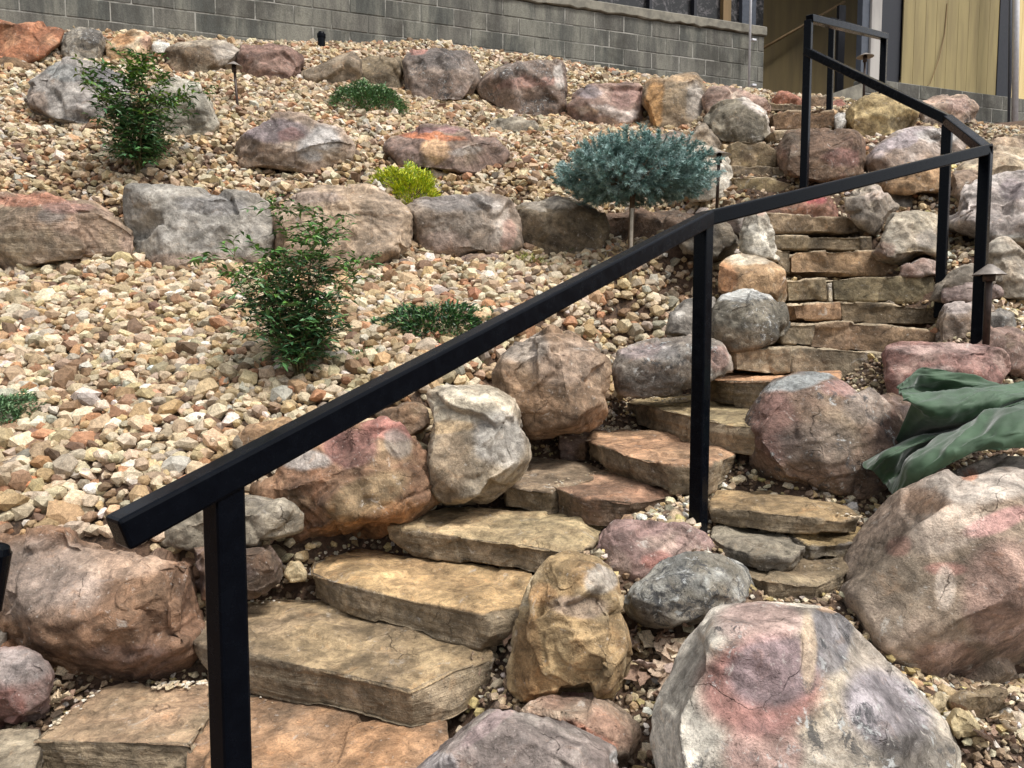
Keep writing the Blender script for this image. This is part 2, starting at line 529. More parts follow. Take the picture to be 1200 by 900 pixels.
def R_(name, label, d, out, cols, front=None, t=None, tb=None, mat='rock', retain=False, ground=True, **kw):
    """a boulder: silhouette as seen, its own distance, a front bulging towards the viewer and a back behind it"""
    xs = [q[0] for q in out]; ys = [q[1] for q in out]
    w, hh = max(xs) - min(xs), max(ys) - min(ys)
    sz = min(w, hh) * d / F_PX
    t = t if t is not None else 0.5 * sz
    tb = tb if tb is not None else max(0.7 * sz, 0.12)
    cx, cy = sum(xs) / len(xs), sum(ys) / len(ys)
    pts = [P(x, y, d) for x, y in out]
    if front:
        pts += [P(x, y, d - t * k) for x, y, k in front]
    else:
        for (x, y) in out:
            pts.append(P(cx + (x - cx) * 0.76, cy + (y - cy) * (0.55 if y < cy else 0.84) + 0.05 * hh, d - t))
    for (x, y) in ([] if front else out):
        pts.append(P(cx + (x - cx) * 0.94, cy + (y - cy) * (0.86 if y < cy else 0.95) + 0.02 * hh, d - t * 0.55))
    low = P(cx, max(ys), d).z
    for (x, y) in out:
        q = P(cx + (x - cx) * 0.88, cy + (y - cy) * 0.86, d + tb)
        pts.append(q)
    lo = P(cx, max(ys), d)
    if ground:
        CTRL.append((lo.x, d - 0.25 * t, lo.z + 0.03))
        wx = (w / 2) * d / F_PX * 0.8
        if wx > 0.2:
            for s in (-1, 1): CTRL.append((lo.x + s * wx, d - 0.2 * t, lo.z + 0.03 + 0.25 * (P(cx, (min(ys) + max(ys)) / 2, d).z - lo.z)))
    if retain:
        hi = P(cx, min(ys), d)
        for s in (-0.35, 0, 0.35):
            CTRL.append((lo.x + s * w * d / F_PX, d + tb * 1.15, lo.z + (hi.z - lo.z) * 0.86))
    kw.setdefault('seed', int(cx * 3 + cy * 7))
    kw.setdefault('grow', 1.065 if d > 4.8 else 1.02)
    return solid(name, pts, label, kw.pop('cat', 'boulder'), cols, mat, dist=d - t, **kw)

def SLAB(label, z, poly, h, cols, top, **kw):
    """a flat stone lying level: the corners of its tread as seen, its top level z below the eye"""
    T = [PZ(x, y, z) for x, y in poly]
    c = sum(T, Vector()) / len(T)
    pts = [q + Vector((0, 0, 0.006 * math.sin(i * 2.3))) for i, q in enumerate(T)]
    for i, q in enumerate(T):
        k = 0.95
        pts.append(Vector((c.x + (q.x - c.x) * k, c.y + (q.y - c.y) * k, q.z - h)))
    # orientation along the longest side
    best = max(range(len(T)), key=lambda i: (T[i] - T[i - 1]).length)
    e = T[best] - T[best - 1]
    for i, q in enumerate(T):
        CTRL.append((c.x + (q.x - c.x) * 1.0, c.y + (q.y - c.y) * 1.0, c.z - h + 0.01))
    CARVE.append((np.array([[q.x, q.y] for q in T]), c.z - 0.6 * h))
    kw.setdefault('seed', int(poly[0][0] + poly[1][1]))
    kw.setdefault('mat', 'slab')
    kw.setdefault('name', 'stone_step')
    kw.setdefault('cat', 'stone step')
    kw.setdefault('p', 44); kw.setdefault('rough', 0.55); kw.setdefault('chips', 3); kw.setdefault('cuts', 0); kw.setdefault('grow', 1.03); kw.setdefault('cells', 12); kw.setdefault('ledge', 0.25)
    nm = kw.pop('name'); cat = kw.pop('cat')
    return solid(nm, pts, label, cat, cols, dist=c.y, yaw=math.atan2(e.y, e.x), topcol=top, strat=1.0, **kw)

def BLK(label, d, out, cols, deep=0.36, **kw):
    """a riser stone: its face as seen at distance d, running back into the bank"""
    cx = sum(q[0] for q in out) / len(out)
    f = kw.pop('tilt', 0.0)
    pts = []
    for x, y in out:
        dd = d + f * (x - cx) / 100.0
        q = P(x, y, dd)
        pts += [q, q + Vector((0, 0.03, 0)) , q + Vector((0, deep, -0.01))]
    lo = P(cx, max(q[1] for q in out), d)
    x0, x1 = min(q[0] for q in out), max(q[0] for q in out)
    for xx in (x0, x1):
        q = P(xx, max(q[1] for q in out), d + f * (xx - cx) / 100.0); CTRL.append((q.x, q.y - 0.03, q.z))
        CTRL.append((q.x, q.y + deep * 0.6, q.z + 0.03))
    CTRL.append((lo.x, d - 0.03, lo.z))
    CTRL.append((lo.x, d + deep, lo.z))
    kw.setdefault('seed', int(out[0][0] + out[1][1] * 3))
    kw.setdefault('mat', 'rock'); kw.setdefault('name', 'stone_step'); kw.setdefault('cat', 'stone step')
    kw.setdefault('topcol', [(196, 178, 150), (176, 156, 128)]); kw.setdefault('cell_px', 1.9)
    kw.setdefault('p', 40); kw.setdefault('rough', 0.8); kw.setdefault('chips', 0); kw.setdefault('cuts', 0); kw.setdefault('cells', 8)
    nm = kw.pop('name'); cat = kw.pop('cat')
    kw.setdefault('grow', 1.07); kw.setdefault('ledge', 0.3)
    return solid(nm, pts, label, cat, cols, dist=d, strat=0.3, **kw)
# ------------------------------------------------------------------ palettes (as the stone looks in flat light)
TAN, BRN, DBR, GRY, MAU = (186, 158, 120), (146, 116, 90), (112, 92, 76), (150, 143, 136), (140, 120, 116)
PNK, CRM, RST, RED, OLV = (184, 146, 132), (206, 192, 168), (176, 108, 68), (138, 88, 76), (132, 116, 84)
DGR, LGR, YEL = (98, 94, 90), (186, 182, 178), (198, 168, 116)
STEP = [(150, 134, 110), (130, 116, 96), (164, 146, 122)]
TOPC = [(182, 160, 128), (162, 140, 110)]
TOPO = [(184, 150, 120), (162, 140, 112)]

# ------------------------------------------------------------------ the stair, bottom to top
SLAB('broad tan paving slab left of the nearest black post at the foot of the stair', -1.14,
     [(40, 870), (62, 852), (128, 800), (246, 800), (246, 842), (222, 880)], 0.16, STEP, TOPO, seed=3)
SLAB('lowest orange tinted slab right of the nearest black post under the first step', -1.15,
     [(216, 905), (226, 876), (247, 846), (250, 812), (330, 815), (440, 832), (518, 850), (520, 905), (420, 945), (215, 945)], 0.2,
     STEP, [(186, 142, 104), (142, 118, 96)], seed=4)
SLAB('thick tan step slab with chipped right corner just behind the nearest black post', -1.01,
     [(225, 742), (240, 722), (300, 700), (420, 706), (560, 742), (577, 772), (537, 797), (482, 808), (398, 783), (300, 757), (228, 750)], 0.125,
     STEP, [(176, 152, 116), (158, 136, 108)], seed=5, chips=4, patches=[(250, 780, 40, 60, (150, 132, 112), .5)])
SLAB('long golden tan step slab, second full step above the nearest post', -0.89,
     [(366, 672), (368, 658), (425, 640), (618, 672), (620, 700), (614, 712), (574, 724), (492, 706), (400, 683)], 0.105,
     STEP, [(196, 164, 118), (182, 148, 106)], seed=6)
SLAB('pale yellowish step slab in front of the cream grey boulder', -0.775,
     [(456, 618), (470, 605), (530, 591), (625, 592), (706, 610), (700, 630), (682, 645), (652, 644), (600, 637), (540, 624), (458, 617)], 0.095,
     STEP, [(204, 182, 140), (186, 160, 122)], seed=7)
SLAB('small greyish step slab butted against the left end of the pinkish step slab', -0.655,
     [(590, 567), (592, 556), (612, 540), (690, 545), (715, 556), (645, 575)], 0.10, STEP, [(168, 146, 120), (150, 130, 108)], seed=8)
SLAB('pinkish brown step slab left of the foot of the middle black post', -0.655,
     [(642, 568), (700, 552), (740, 553), (792, 566), (792, 578), (745, 588), (708, 587), (684, 584)], 0.10,
     [(138, 112, 94), (120, 104, 84), (150, 118, 100)], [(182, 148, 120), (176, 134, 108)], seed=9)
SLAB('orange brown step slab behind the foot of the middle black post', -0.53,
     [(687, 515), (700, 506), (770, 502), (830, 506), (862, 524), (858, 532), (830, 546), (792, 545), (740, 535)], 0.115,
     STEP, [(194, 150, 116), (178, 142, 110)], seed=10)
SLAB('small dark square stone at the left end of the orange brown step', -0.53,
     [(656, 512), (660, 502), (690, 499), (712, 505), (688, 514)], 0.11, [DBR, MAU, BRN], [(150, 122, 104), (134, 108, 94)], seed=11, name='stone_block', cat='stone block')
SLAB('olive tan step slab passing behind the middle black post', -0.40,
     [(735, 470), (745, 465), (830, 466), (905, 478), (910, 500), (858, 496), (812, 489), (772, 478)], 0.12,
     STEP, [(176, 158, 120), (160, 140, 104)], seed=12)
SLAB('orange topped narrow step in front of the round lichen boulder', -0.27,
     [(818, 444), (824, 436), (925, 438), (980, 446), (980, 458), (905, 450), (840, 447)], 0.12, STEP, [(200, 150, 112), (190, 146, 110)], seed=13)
BLK('left riser stone of the step below the round lichen boulder', 3.95, [(862, 412), (880, 408), (924, 409), (923, 436), (900, 438), (864, 434)], STEP)
BLK('long riser stone partly hidden behind the rounded mauve boulder', 3.97, [(927, 414), (940, 408), (1000, 411), (1042, 417), (1042, 446), (980, 448), (930, 437)], STEP)
BLK('small riser stone right of the round lichen boulder, fifth course below the twin thin risers', 4.18, [(912, 380), (955, 380), (951, 406), (916, 402)], STEP)
BLK('longest brown riser stone above the red mauve block', 4.2, [(956, 382), (990, 378), (1097, 389), (1096, 414), (1030, 413), (951, 407)], [(153, 126, 99), (135, 110, 88)])
BLK('reddish short riser stone left in the fourth course below the twin thin risers', 4.4, [(930, 357), (983, 354), (985, 375), (933, 375)], [(180, 144, 112), (158, 124, 94)])
BLK('long dark riser stone right in the fourth course below the twin thin risers', 4.42, [(987, 356), (1020, 356), (1097, 361), (1098, 381), (1030, 380), (989, 377)], [(133, 115, 90), (117, 101, 79)])
BLK('left riser stone beside a small white wedge stone', 4.62, [(922, 329), (965, 327), (968, 352), (924, 353)], [(144, 128, 101), (126, 110, 88)])
BLK('long olive riser stone right of the small white wedge stone', 4.62, [(978, 327), (1020, 326), (1092, 328), (1094, 354), (1020, 353), (980, 352)], [(158, 142, 110), (135, 122, 94)])
BLK('small white wedge stone filling the joint between two riser stones', 4.6, [(970, 333), (975, 332), (976, 353), (971, 353)], [CRM, LGR], deep=0.1, name='wedge_stone', cat='stone', cells=0)
BLK('narrow upright riser stone beside the pointed whitish rock', 4.85, [(906, 294), (926, 294), (925, 321), (912, 316)], [(135, 122, 101), (153, 135, 110)])
BLK('tan riser stone with a diagonal crack, third from the thin upper riser', 4.85, [(930, 300), (937, 295), (1047, 295), (1049, 323), (990, 321), (929, 320)], [(176, 144, 110), (153, 126, 97)])
BLK('second thin long riser stone directly under the topmost one', 5.05, [(904, 276), (1006, 278), (1006, 294), (905, 292)], [(142, 126, 99), (126, 110, 88)])
BLK('tiny end stone at the right end of the second thin riser', 5.05, [(1007, 278), (1021, 278), (1022, 295), (1008, 294)], [(117, 103, 85), (131, 115, 94)], cells=0)
BLK('thin long riser stone right under the reddish rock of the stair bend', 5.2, [(902, 254), (940, 253), (1016, 257), (1018, 274), (905, 272)], [(155, 133, 106), (135, 115, 92)])
BLK('layered riser stone of the upper bend beside the grey round boulder', 6.05, [(857, 170), (870, 165), (895, 169), (912, 181), (905, 196), (858, 196)], [(164, 144, 110), (140, 119, 94)], rough=1.0)
BLK('lower layered riser stone of the upper bend, behind the path light', 5.95, [(857, 193), (904, 196), (905, 208), (860, 207)], [(151, 131, 103), (126, 110, 90)])
BLK('short stone right of the lower layered riser in the upper bend', 5.94, [(905, 196), (927, 198), (928, 212), (906, 211)], [(144, 133, 106), (133, 119, 99)])
BLK('olive riser stone just above the slanting handrail at the upper bend', 5.8, [(859, 208), (898, 209), (926, 214), (926, 226), (865, 228)], [(155, 137, 99), (135, 117, 90)])
BLK('brown riser stone crossed by the far left post near the top of the stair', 6.95, [(906, 134), (920, 131), (974, 131), (976, 151), (908, 153)], [(151, 119, 88), (124, 97, 74)])
BLK('narrow dark ledge stone right behind the topmost brown riser', 7.5, [(894, 121), (944, 122), (944, 131), (896, 131)], [(142, 124, 90), (108, 90, 70)])
BLK('flat brown ledge stone at the foot of the building passage', 7.9, [(944, 113), (974, 113), (975, 129), (946, 129)], [(153, 126, 99), (133, 108, 85)])
BLK('pale worn stone lying above the large brown block at the upper bend', 6.5, [(908, 154), (940, 150), (1003, 156), (1003, 165), (912, 166)], [(178, 158, 126), (153, 131, 103)])
BLK('narrow grey riser under the handrail right of the reddish rock', 5.75, [(962, 214), (1004, 213), (1006, 223), (962, 226)], [(158, 140, 112), (140, 122, 99)])
BLK('small grey riser end stone below the big tan boulder of the upper right', 5.75, [(1006, 213), (1032, 212), (1032, 222), (1007, 223)], [(169, 158, 135), (142, 128, 108)], cells=0)
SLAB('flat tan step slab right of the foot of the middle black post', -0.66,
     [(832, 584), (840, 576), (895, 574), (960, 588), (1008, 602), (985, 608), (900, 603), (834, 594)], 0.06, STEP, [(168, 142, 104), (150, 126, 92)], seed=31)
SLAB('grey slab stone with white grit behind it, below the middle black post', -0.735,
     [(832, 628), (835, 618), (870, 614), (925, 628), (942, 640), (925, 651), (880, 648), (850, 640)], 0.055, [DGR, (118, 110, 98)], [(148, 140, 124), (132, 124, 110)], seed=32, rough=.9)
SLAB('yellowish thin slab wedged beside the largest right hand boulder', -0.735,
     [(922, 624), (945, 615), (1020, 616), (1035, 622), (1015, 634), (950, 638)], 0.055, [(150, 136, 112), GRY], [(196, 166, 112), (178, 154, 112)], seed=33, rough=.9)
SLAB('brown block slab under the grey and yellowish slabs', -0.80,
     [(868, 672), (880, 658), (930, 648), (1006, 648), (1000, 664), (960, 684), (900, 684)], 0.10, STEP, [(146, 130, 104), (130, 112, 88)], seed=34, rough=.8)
R_('boulder', 'small brown rock between the red mauve block and the rounded mauve boulder', 3.35, [(1025, 465), (1045, 462), (1075, 475), (1090, 495), (1060, 500), (1030, 492)], [BRN, MAU, DBR])

# ------------------------------------------------------------------ boulders beside the lower stair
R_('boulder', 'large brown boulder at left edge behind the lower end of the handrail', 2.45,
   [(-35, 650), (5, 633), (60, 620), (120, 617), (165, 632), (222, 640), (240, 655), (240, 700), (233, 752), (215, 775), (165, 794), (128, 800), (92, 797), (55, 772), (-35, 735)],
   [(150, 118, 92), (136, 102, 80), (164, 128, 102)],
   front=[(35, 712, .7), (90, 716, 1), (165, 690, 1), (225, 672, .8), (215, 730, 1), (150, 770, .8), (60, 750, .9), (-20, 720, .8)], t=.24, tb=.3, retain=True, rough=1.2, p=26, cells=14,
   patches=[(50, 680, 70, 50, (160, 144, 130), .6), (140, 655, 55, 22, (196, 164, 136), .5), (90, 745, 70, 35, (142, 104, 74), .6), (150, 775, 60, 20, (118, 92, 84), .5)])
R_('boulder', 'small mauve and rust boulder at the left edge below the large brown one', 2.2,
   [(-30, 765), (0, 758), (25, 757), (48, 768), (62, 790), (64, 825), (55, 846), (10, 857), (-30, 857)], [MAU, RED, (156, 140, 132)],
   front=[(-10, 805, 1), (25, 806, 1), (50, 790, .8), (45, 835, 1), (0, 845, 1)], t=.12, p=24, patches=[(10, 830, 22, 26, (128, 66, 52), .7), (20, 780, 40, 20, (168, 158, 150), .6)])
SLAB('grey slab at the bottom left corner of the photo', -1.16, [(-40, 905), (-30, 858), (50, 853), (48, 880), (40, 910)], 0.15, [(122, 110, 94), GRY], [(156, 144, 124), (136, 122, 102)], seed=40, name='stone_slab', cat='stone slab')
R_('boulder', 'flat grey stone crossed by the nearest post just under the handrail', 2.75,
   [(178, 637), (205, 603), (240, 588), (285, 582), (330, 588), (355, 602), (351, 620), (300, 638), (240, 645)], [(158, 148, 132), (134, 124, 108), GRY],
   front=[(200, 628, 1), (290, 612, 1), (335, 606, .8), (295, 634, .9), (215, 642, .9)], t=.14, tb=.22, p=24, retain=True)
R_('boulder', 'brown block directly beneath the flat grey stone, right of the nearest post', 2.62,
   [(225, 640), (285, 640), (316, 638), (331, 660), (328, 682), (300, 698), (235, 704)], [(138, 108, 88), DBR, MAU], t=.12, p=22, retain=True)
R_('boulder', 'red topped boulder with orange base under the handrail', 3.0,
   [(298, 572), (322, 552), (352, 528), (400, 498), (432, 488), (462, 491), (478, 512), (486, 532), (506, 563), (509, 590), (492, 606), (440, 626), (395, 642), (350, 652), (334, 648), (338, 625), (330, 600)],
   [(160, 128, 98), (140, 104, 80), (184, 154, 120)],
   front=[(345, 570, 1), (400, 540, .8), (455, 540, .8), (490, 585, .8), (430, 600, 1), (360, 630, .9)], t=.26, tb=.25, rough=1.4, cells=14, groove=2.2, retain=True,
   patches=[(455, 502, 32, 16, (172, 108, 96), .8), (410, 525, 30, 22, (138, 90, 82), .8), (360, 540, 26, 12, (172, 166, 158), .7), (430, 615, 60, 22, (184, 122, 66), .7, -20), (465, 520, 16, 16, (150, 140, 128), .7), (430, 580, 50, 22, (160, 140, 96), .5, -25)])
R_('boulder', 'small dark brown rock between the red topped boulder and the cream grey one', 3.4,
   [(437, 482), (455, 474), (485, 472), (503, 480), (503, 498), (470, 518), (455, 500)], [DBR, BRN, (150, 130, 104)], p=22)
R_('boulder', 'upright cream and grey boulder with flat banded top beside the steps', 3.1,
   [(506, 462), (520, 453), (545, 450), (578, 453), (602, 466), (610, 488), (621, 535), (606, 560), (571, 585), (545, 592), (508, 597), (501, 570), (503, 510)],
   [(172, 158, 138), (150, 134, 114), (190, 180, 164)],
   front=[(507, 503, .8), (545, 500, 1), (590, 482, .8), (602, 484, .5), (600, 545, .9), (560, 580, 1), (512, 585, .9)], t=.27, tb=.28, p=30, retain=True,
   patches=[(550, 475, 50, 22, (214, 198, 168), .75), (585, 515, 32, 30, (186, 182, 174), .6, 30), (525, 545, 24, 40, (158, 132, 100), .6), (530, 500, 25, 8, (196, 160, 110), .6)])
R_('boulder', 'big brown rounded boulder between the cream grey boulder and the grey lichen one', 3.55,
   [(580, 440), (590, 422), (602, 408), (622, 394), (645, 382), (665, 388), (690, 398), (712, 415), (716, 440), (712, 485), (692, 500), (660, 507), (620, 514), (605, 470), (585, 460)],
   [(160, 132, 108), (140, 112, 86), (176, 150, 126)],
   front=[(605, 430, .7), (640, 410, .7), (690, 425, .8), (706, 460, .8), (640, 460, 1), (665, 495, .9), (625, 500, .8)], t=.3, tb=.3, retain=True,
   patches=[(660, 425, 45, 26, (186, 160, 138), .5), (650, 480, 60, 30, (132, 100, 70), .6), (610, 405, 30, 20, (184, 174, 160), .6)])
R_('boulder', 'grey boulder with black lichen left of the middle post, above the olive step', 3.8,
   [(715, 432), (725, 412), (750, 401), (790, 393), (815, 393), (842, 404), (853, 422), (855, 434), (833, 440), (800, 460), (762, 466), (720, 464)],
   [(152, 142, 132), (130, 120, 112), (176, 166, 156)], mat='speck', t=.22, retain=True,
   patches=[(770, 452, 45, 16, (70, 66, 62), .7), (760, 412, 35, 10, (158, 138, 138), .6), (843, 420, 12, 16, (170, 130, 116), .7), (790, 415, 20, 12, (200, 194, 184), .6)])
R_('boulder', 'round dark grey lichened boulder immediately right of the middle post', 4.15,
   [(830, 380), (835, 358), (845, 345), (877, 337), (903, 342), (920, 358), (925, 378), (918, 395), (895, 405), (855, 411), (836, 396)], [(122, 116, 104), (100, 94, 82), (140, 132, 118)],
   mat='speck', p=12, t=.25, retain=True, patches=[(870, 343, 45, 10, (196, 196, 190), .7), (860, 398, 40, 14, (140, 120, 92), .5)])
R_('boulder', 'small grey stone peeping out left of the middle post beside the gravel', 4.3, [(781, 390), (785, 366), (802, 353), (836, 346), (842, 392), (815, 398)], [GRY, DGR, LGR], retain=True)
R_('boulder', 'square orange tan block with slanting pale top right of the middle post', 4.5,
   [(836, 312), (848, 301), (865, 293), (885, 296), (919, 316), (921, 346), (914, 362), (880, 352), (838, 344)], [(190, 158, 122), (168, 132, 96), CRM],
   front=[(838, 313, 1), (880, 312, 1), (918, 318, .8), (916, 345, .8), (850, 341, 1)], t=.16, tb=.3, p=34, rough=.7, patches=[(848, 326, 14, 16, (200, 130, 78), .7), (880, 302, 30, 9, (222, 206, 176), .7)])
R_('boulder', 'pointed whitish quartz rock beside the thin upper risers', 4.75,
   [(866, 294), (870, 275), (879, 247), (887, 243), (899, 253), (905, 270), (905, 290), (912, 305), (895, 304)], [(200, 194, 182), (160, 150, 136), (222, 216, 206)], rough=1.5, p=20, patches=[(888, 248, 10, 6, (206, 160, 140), .6), (875, 280, 6, 14, (130, 124, 104), .6)])
R_('boulder', 'dark round rock behind the top of the middle post', 5.0,
   [(795, 272), (805, 262), (838, 257), (858, 268), (866, 284), (856, 297), (838, 303), (802, 296)], [(112, 104, 92), (126, 114, 98), DGR], p=12, rough=1.2, retain=True)
R_('boulder', 'small grey rock wedged behind the pointed whitish one', 5.15, [(843, 255), (862, 250), (882, 256), (880, 272), (860, 274)], [GRY, MAU, LGR])
R_('boulder', 'long reddish rock across the bend of the stair under the handrail', 5.45,
   [(862, 252), (895, 238), (925, 230), (955, 225), (970, 229), (986, 244), (984, 256), (930, 256), (870, 262)], [(142, 98, 84), (156, 116, 96), (120, 84, 72)], p=24, patches=[(955, 233, 14, 6, (176, 72, 74), .8)])
R_('boulder', 'pale ridged rock at the right end of the thin upper risers', 5.2,
   [(990, 232), (1008, 220), (1030, 219), (1040, 231), (1050, 243), (1036, 260), (1025, 276), (1016, 258), (994, 254)], [(158, 146, 134), (134, 122, 110), CRM], p=24, rough=1.2, patches=[(1027, 228, 12, 8, (214, 190, 172), .6), (1005, 240, 10, 16, (128, 116, 104), .6)])
R_('boulder', 'grey mound stone behind the pale ridged rock', 5.5, [(1030, 228), (1045, 223), (1062, 225), (1073, 236), (1073, 248), (1045, 252)], [(142, 130, 118), GRY])
R_('boulder', 'large light boulder left of the right hand rail post, above the small pinkish stone', 4.85,
   [(1024, 298), (1030, 275), (1046, 250), (1070, 249), (1108, 256), (1112, 300), (1085, 303), (1060, 304), (1050, 306), (1030, 302)], [(190, 178, 158), (162, 150, 134), (206, 196, 180)],
   front=[(1035, 280, .8), (1050, 262, .6), (1072, 268, .8), (1062, 288, 1), (1090, 292, 1), (1045, 298, .9)], t=.25, tb=.3, p=30, retain=True, patches=[(1035, 292, 14, 10, (190, 150, 128), .6), (1092, 280, 18, 12, (150, 138, 128), .6), (1078, 295, 16, 6, (150, 128, 92), .7)])
R_('boulder', 'small pinkish stone under the large light boulder', 4.65, [(1052, 324), (1056, 312), (1080, 302), (1098, 307), (1102, 322), (1080, 326)], [(186, 164, 156), (150, 120, 108), LGR], t=.08, retain=True)
R_('boulder', 'grey layered stone topping the pile behind the right corner post', 4.35, [(1090, 352), (1096, 336), (1113, 319), (1140, 308), (1172, 314), (1174, 330), (1112, 334), (1100, 354)], [(152, 142, 130), (128, 118, 106), LGR], p=24)
R_('boulder', 'middle mauve stone of the pile behind the right corner post', 4.25, [(1103, 338), (1112, 331), (1150, 330), (1173, 336), (1176, 346), (1160, 354), (1106, 354)], [MAU, (168, 150, 146), DBR], p=24)
R_('boulder', 'bottom stone of the pile left of the right corner post', 4.1, [(1097, 375), (1108, 354), (1145, 352), (1164, 358), (1164, 400), (1130, 404), (1097, 404)], [(134, 116, 98), (166, 150, 140), DBR], p=24,
   patches=[(1122, 358, 28, 8, (196, 180, 172), .7)])
R_('boulder', 'small dark grey stone between the low path light and the gravel', 4.05, [(1158, 366), (1172, 360), (1188, 368), (1192, 384), (1180, 394), (1160, 392)], [(128, 126, 124), GRY, DGR], mat='speck')
R_('boulder', 'mauve brown rock right of the foot of the corner post', 3.8, [(1136, 403), (1150, 388), (1165, 379), (1190, 384), (1222, 400), (1225, 440), (1190, 441), (1155, 420)], [(150, 124, 112), (128, 104, 96), (164, 146, 122)], p=22, retain=True)
R_('boulder', 'rectangular red mauve block behind the green cloth', 3.5,
   [(1034, 418), (1040, 406), (1055, 403), (1160, 404), (1177, 413), (1184, 435), (1172, 455), (1100, 475), (1045, 480), (1041, 455)], [(150, 112, 104), (128, 90, 84), (178, 148, 138)], p=26, t=.15, rough=1.1, groove=2, retain=True,
   patches=[(1100, 440, 22, 12, (196, 176, 164), .5), (1100, 409, 60, 6, (196, 164, 152), .5), (1140, 420, 30, 12, (176, 132, 120), .5)])
R_('boulder', 'rounded mauve boulder with a grey cap in the middle right, beside the green cloth', 3.15,
   [(868, 545), (869, 512), (884, 477), (905, 451), (935, 438), (970, 440), (1015, 454), (1040, 478), (1068, 508), (1072, 545), (1050, 585), (1000, 597), (950, 590), (900, 576), (877, 560)],
   [(142, 118, 100), (124, 98, 88), (158, 138, 116)],
   front=[(890, 500, .7), (930, 465, .6), (1000, 480, .7), (1040, 525, .9), (1010, 575, .9), (930, 565, .9), (960, 520, 1)], t=.34, tb=.35, p=13, mat='speck', retain=True, cells=14,
   patches=[(935, 446, 40, 9, (160, 168, 166), .8, -12), (910, 500, 30, 40, (134, 92, 84), .6), (960, 520, 45, 30, (126, 112, 98), .6), (1020, 470, 26, 30, (180, 162, 144), .6, 45), (985, 455, 22, 10, (150, 110, 102), .6)])
R_('boulder', 'mauve angular rock between the pale yellowish step and the oval grey rock', 2.5,
   [(690, 652), (702, 626), (722, 612), (760, 614), (800, 618), (826, 630), (834, 642), (822, 656), (782, 664), (738, 694), (716, 696), (700, 678)], [(148, 120, 116), (134, 108, 102), (166, 142, 132)],
   front=[(705, 652, .8), (735, 640, .8), (800, 640, .6), (745, 675, 1), (715, 685, .8)], t=.15, tb=.2, p=28, retain=True, patches=[(770, 655, 18, 10, (184, 116, 100), .7), (720, 665, 20, 22, (130, 112, 92), .5)])
R_('boulder', 'oval grey rock crusted with black and white lichen', 2.25,
   [(730, 700), (738, 686), (768, 663), (806, 649), (845, 651), (874, 664), (885, 688), (881, 712), (862, 728), (805, 740), (765, 737), (738, 722)], [(150, 150, 146), (134, 128, 116), (172, 174, 172)],
   front=[(745, 700, .8), (790, 675, .7), (850, 675, .7), (870, 700, .8), (800, 728, 1), (760, 722, .8)], t=.17, tb=.2, p=13, mat='lichen', rough=.7, retain=True, patches=[(800, 724, 60, 18, (138, 126, 108), .7), (750, 722, 16, 20, (108, 100, 90), .6)])
R_('boulder', 'tall golden tan boulder standing right of the lower steps', 2.15,
   [(624, 680), (632, 664), (647, 654), (672, 649), (695, 654), (715, 674), (728, 698), (736, 740), (734, 792), (722, 818), (660, 832), (598, 832), (594, 802), (604, 770), (612, 738)],
   [(182, 156, 114), (164, 132, 92), (196, 176, 142)],
   front=[(632, 690, .5), (665, 668, .5), (705, 690, .6), (715, 745, .9), (710, 800, .9), (650, 765, 1), (630, 810, .9)], t=.25, tb=.25, rough=1.2, cells=14, groove=1.6, cuts=4, ledge=.5, p=22, retain=True,
   patches=[(638, 697, 15, 13, (214, 160, 98), .8), (680, 712, 34, 14, (158, 136, 122), .6), (620, 770, 16, 50, (160, 112, 60), .6), (705, 680, 18, 16, (180, 176, 168), .6), (690, 770, 36, 40, (176, 146, 98), .5)])
R_('boulder', 'pinkish flat rock between the tall golden boulder and the pale giant one', 1.95,
   [(597, 832), (618, 815), (648, 807), (700, 813), (736, 836), (757, 862), (757, 905), (740, 925), (690, 920), (640, 870)], [(180, 158, 138), (164, 130, 112), (190, 172, 150)],
   front=[(612, 838, .7), (650, 845, 1), (700, 866, 1), (745, 872, .8), (720, 915, 1)], t=.14, tb=.18, p=26, patches=[(690, 862, 40, 7, (182, 108, 80), .7, 22), (690, 812, 26, 6, (168, 104, 92), .6), (715, 895, 30, 20, (140, 126, 104), .6)])
R_('boulder', 'grey mauve wedge of rock at the bottom edge below the dry leaves', 1.75,
   [(480, 910), (500, 892), (540, 860), (575, 833), (600, 834), (660, 858), (722, 882), (740, 910), (745, 960), (470, 960)], [(158, 146, 142), (146, 130, 126), (172, 162, 156)],
   front=[(510, 905, .8), (585, 852, .5), (700, 890, .6), (600, 920, 1), (700, 950, 1)], t=.26, tb=.2, p=30, patches=[(575, 845, 45, 9, (196, 164, 160), .6, -38), (515, 895, 22, 14, (196, 190, 190), .5), (725, 888, 10, 7, (232, 230, 226), .9)])
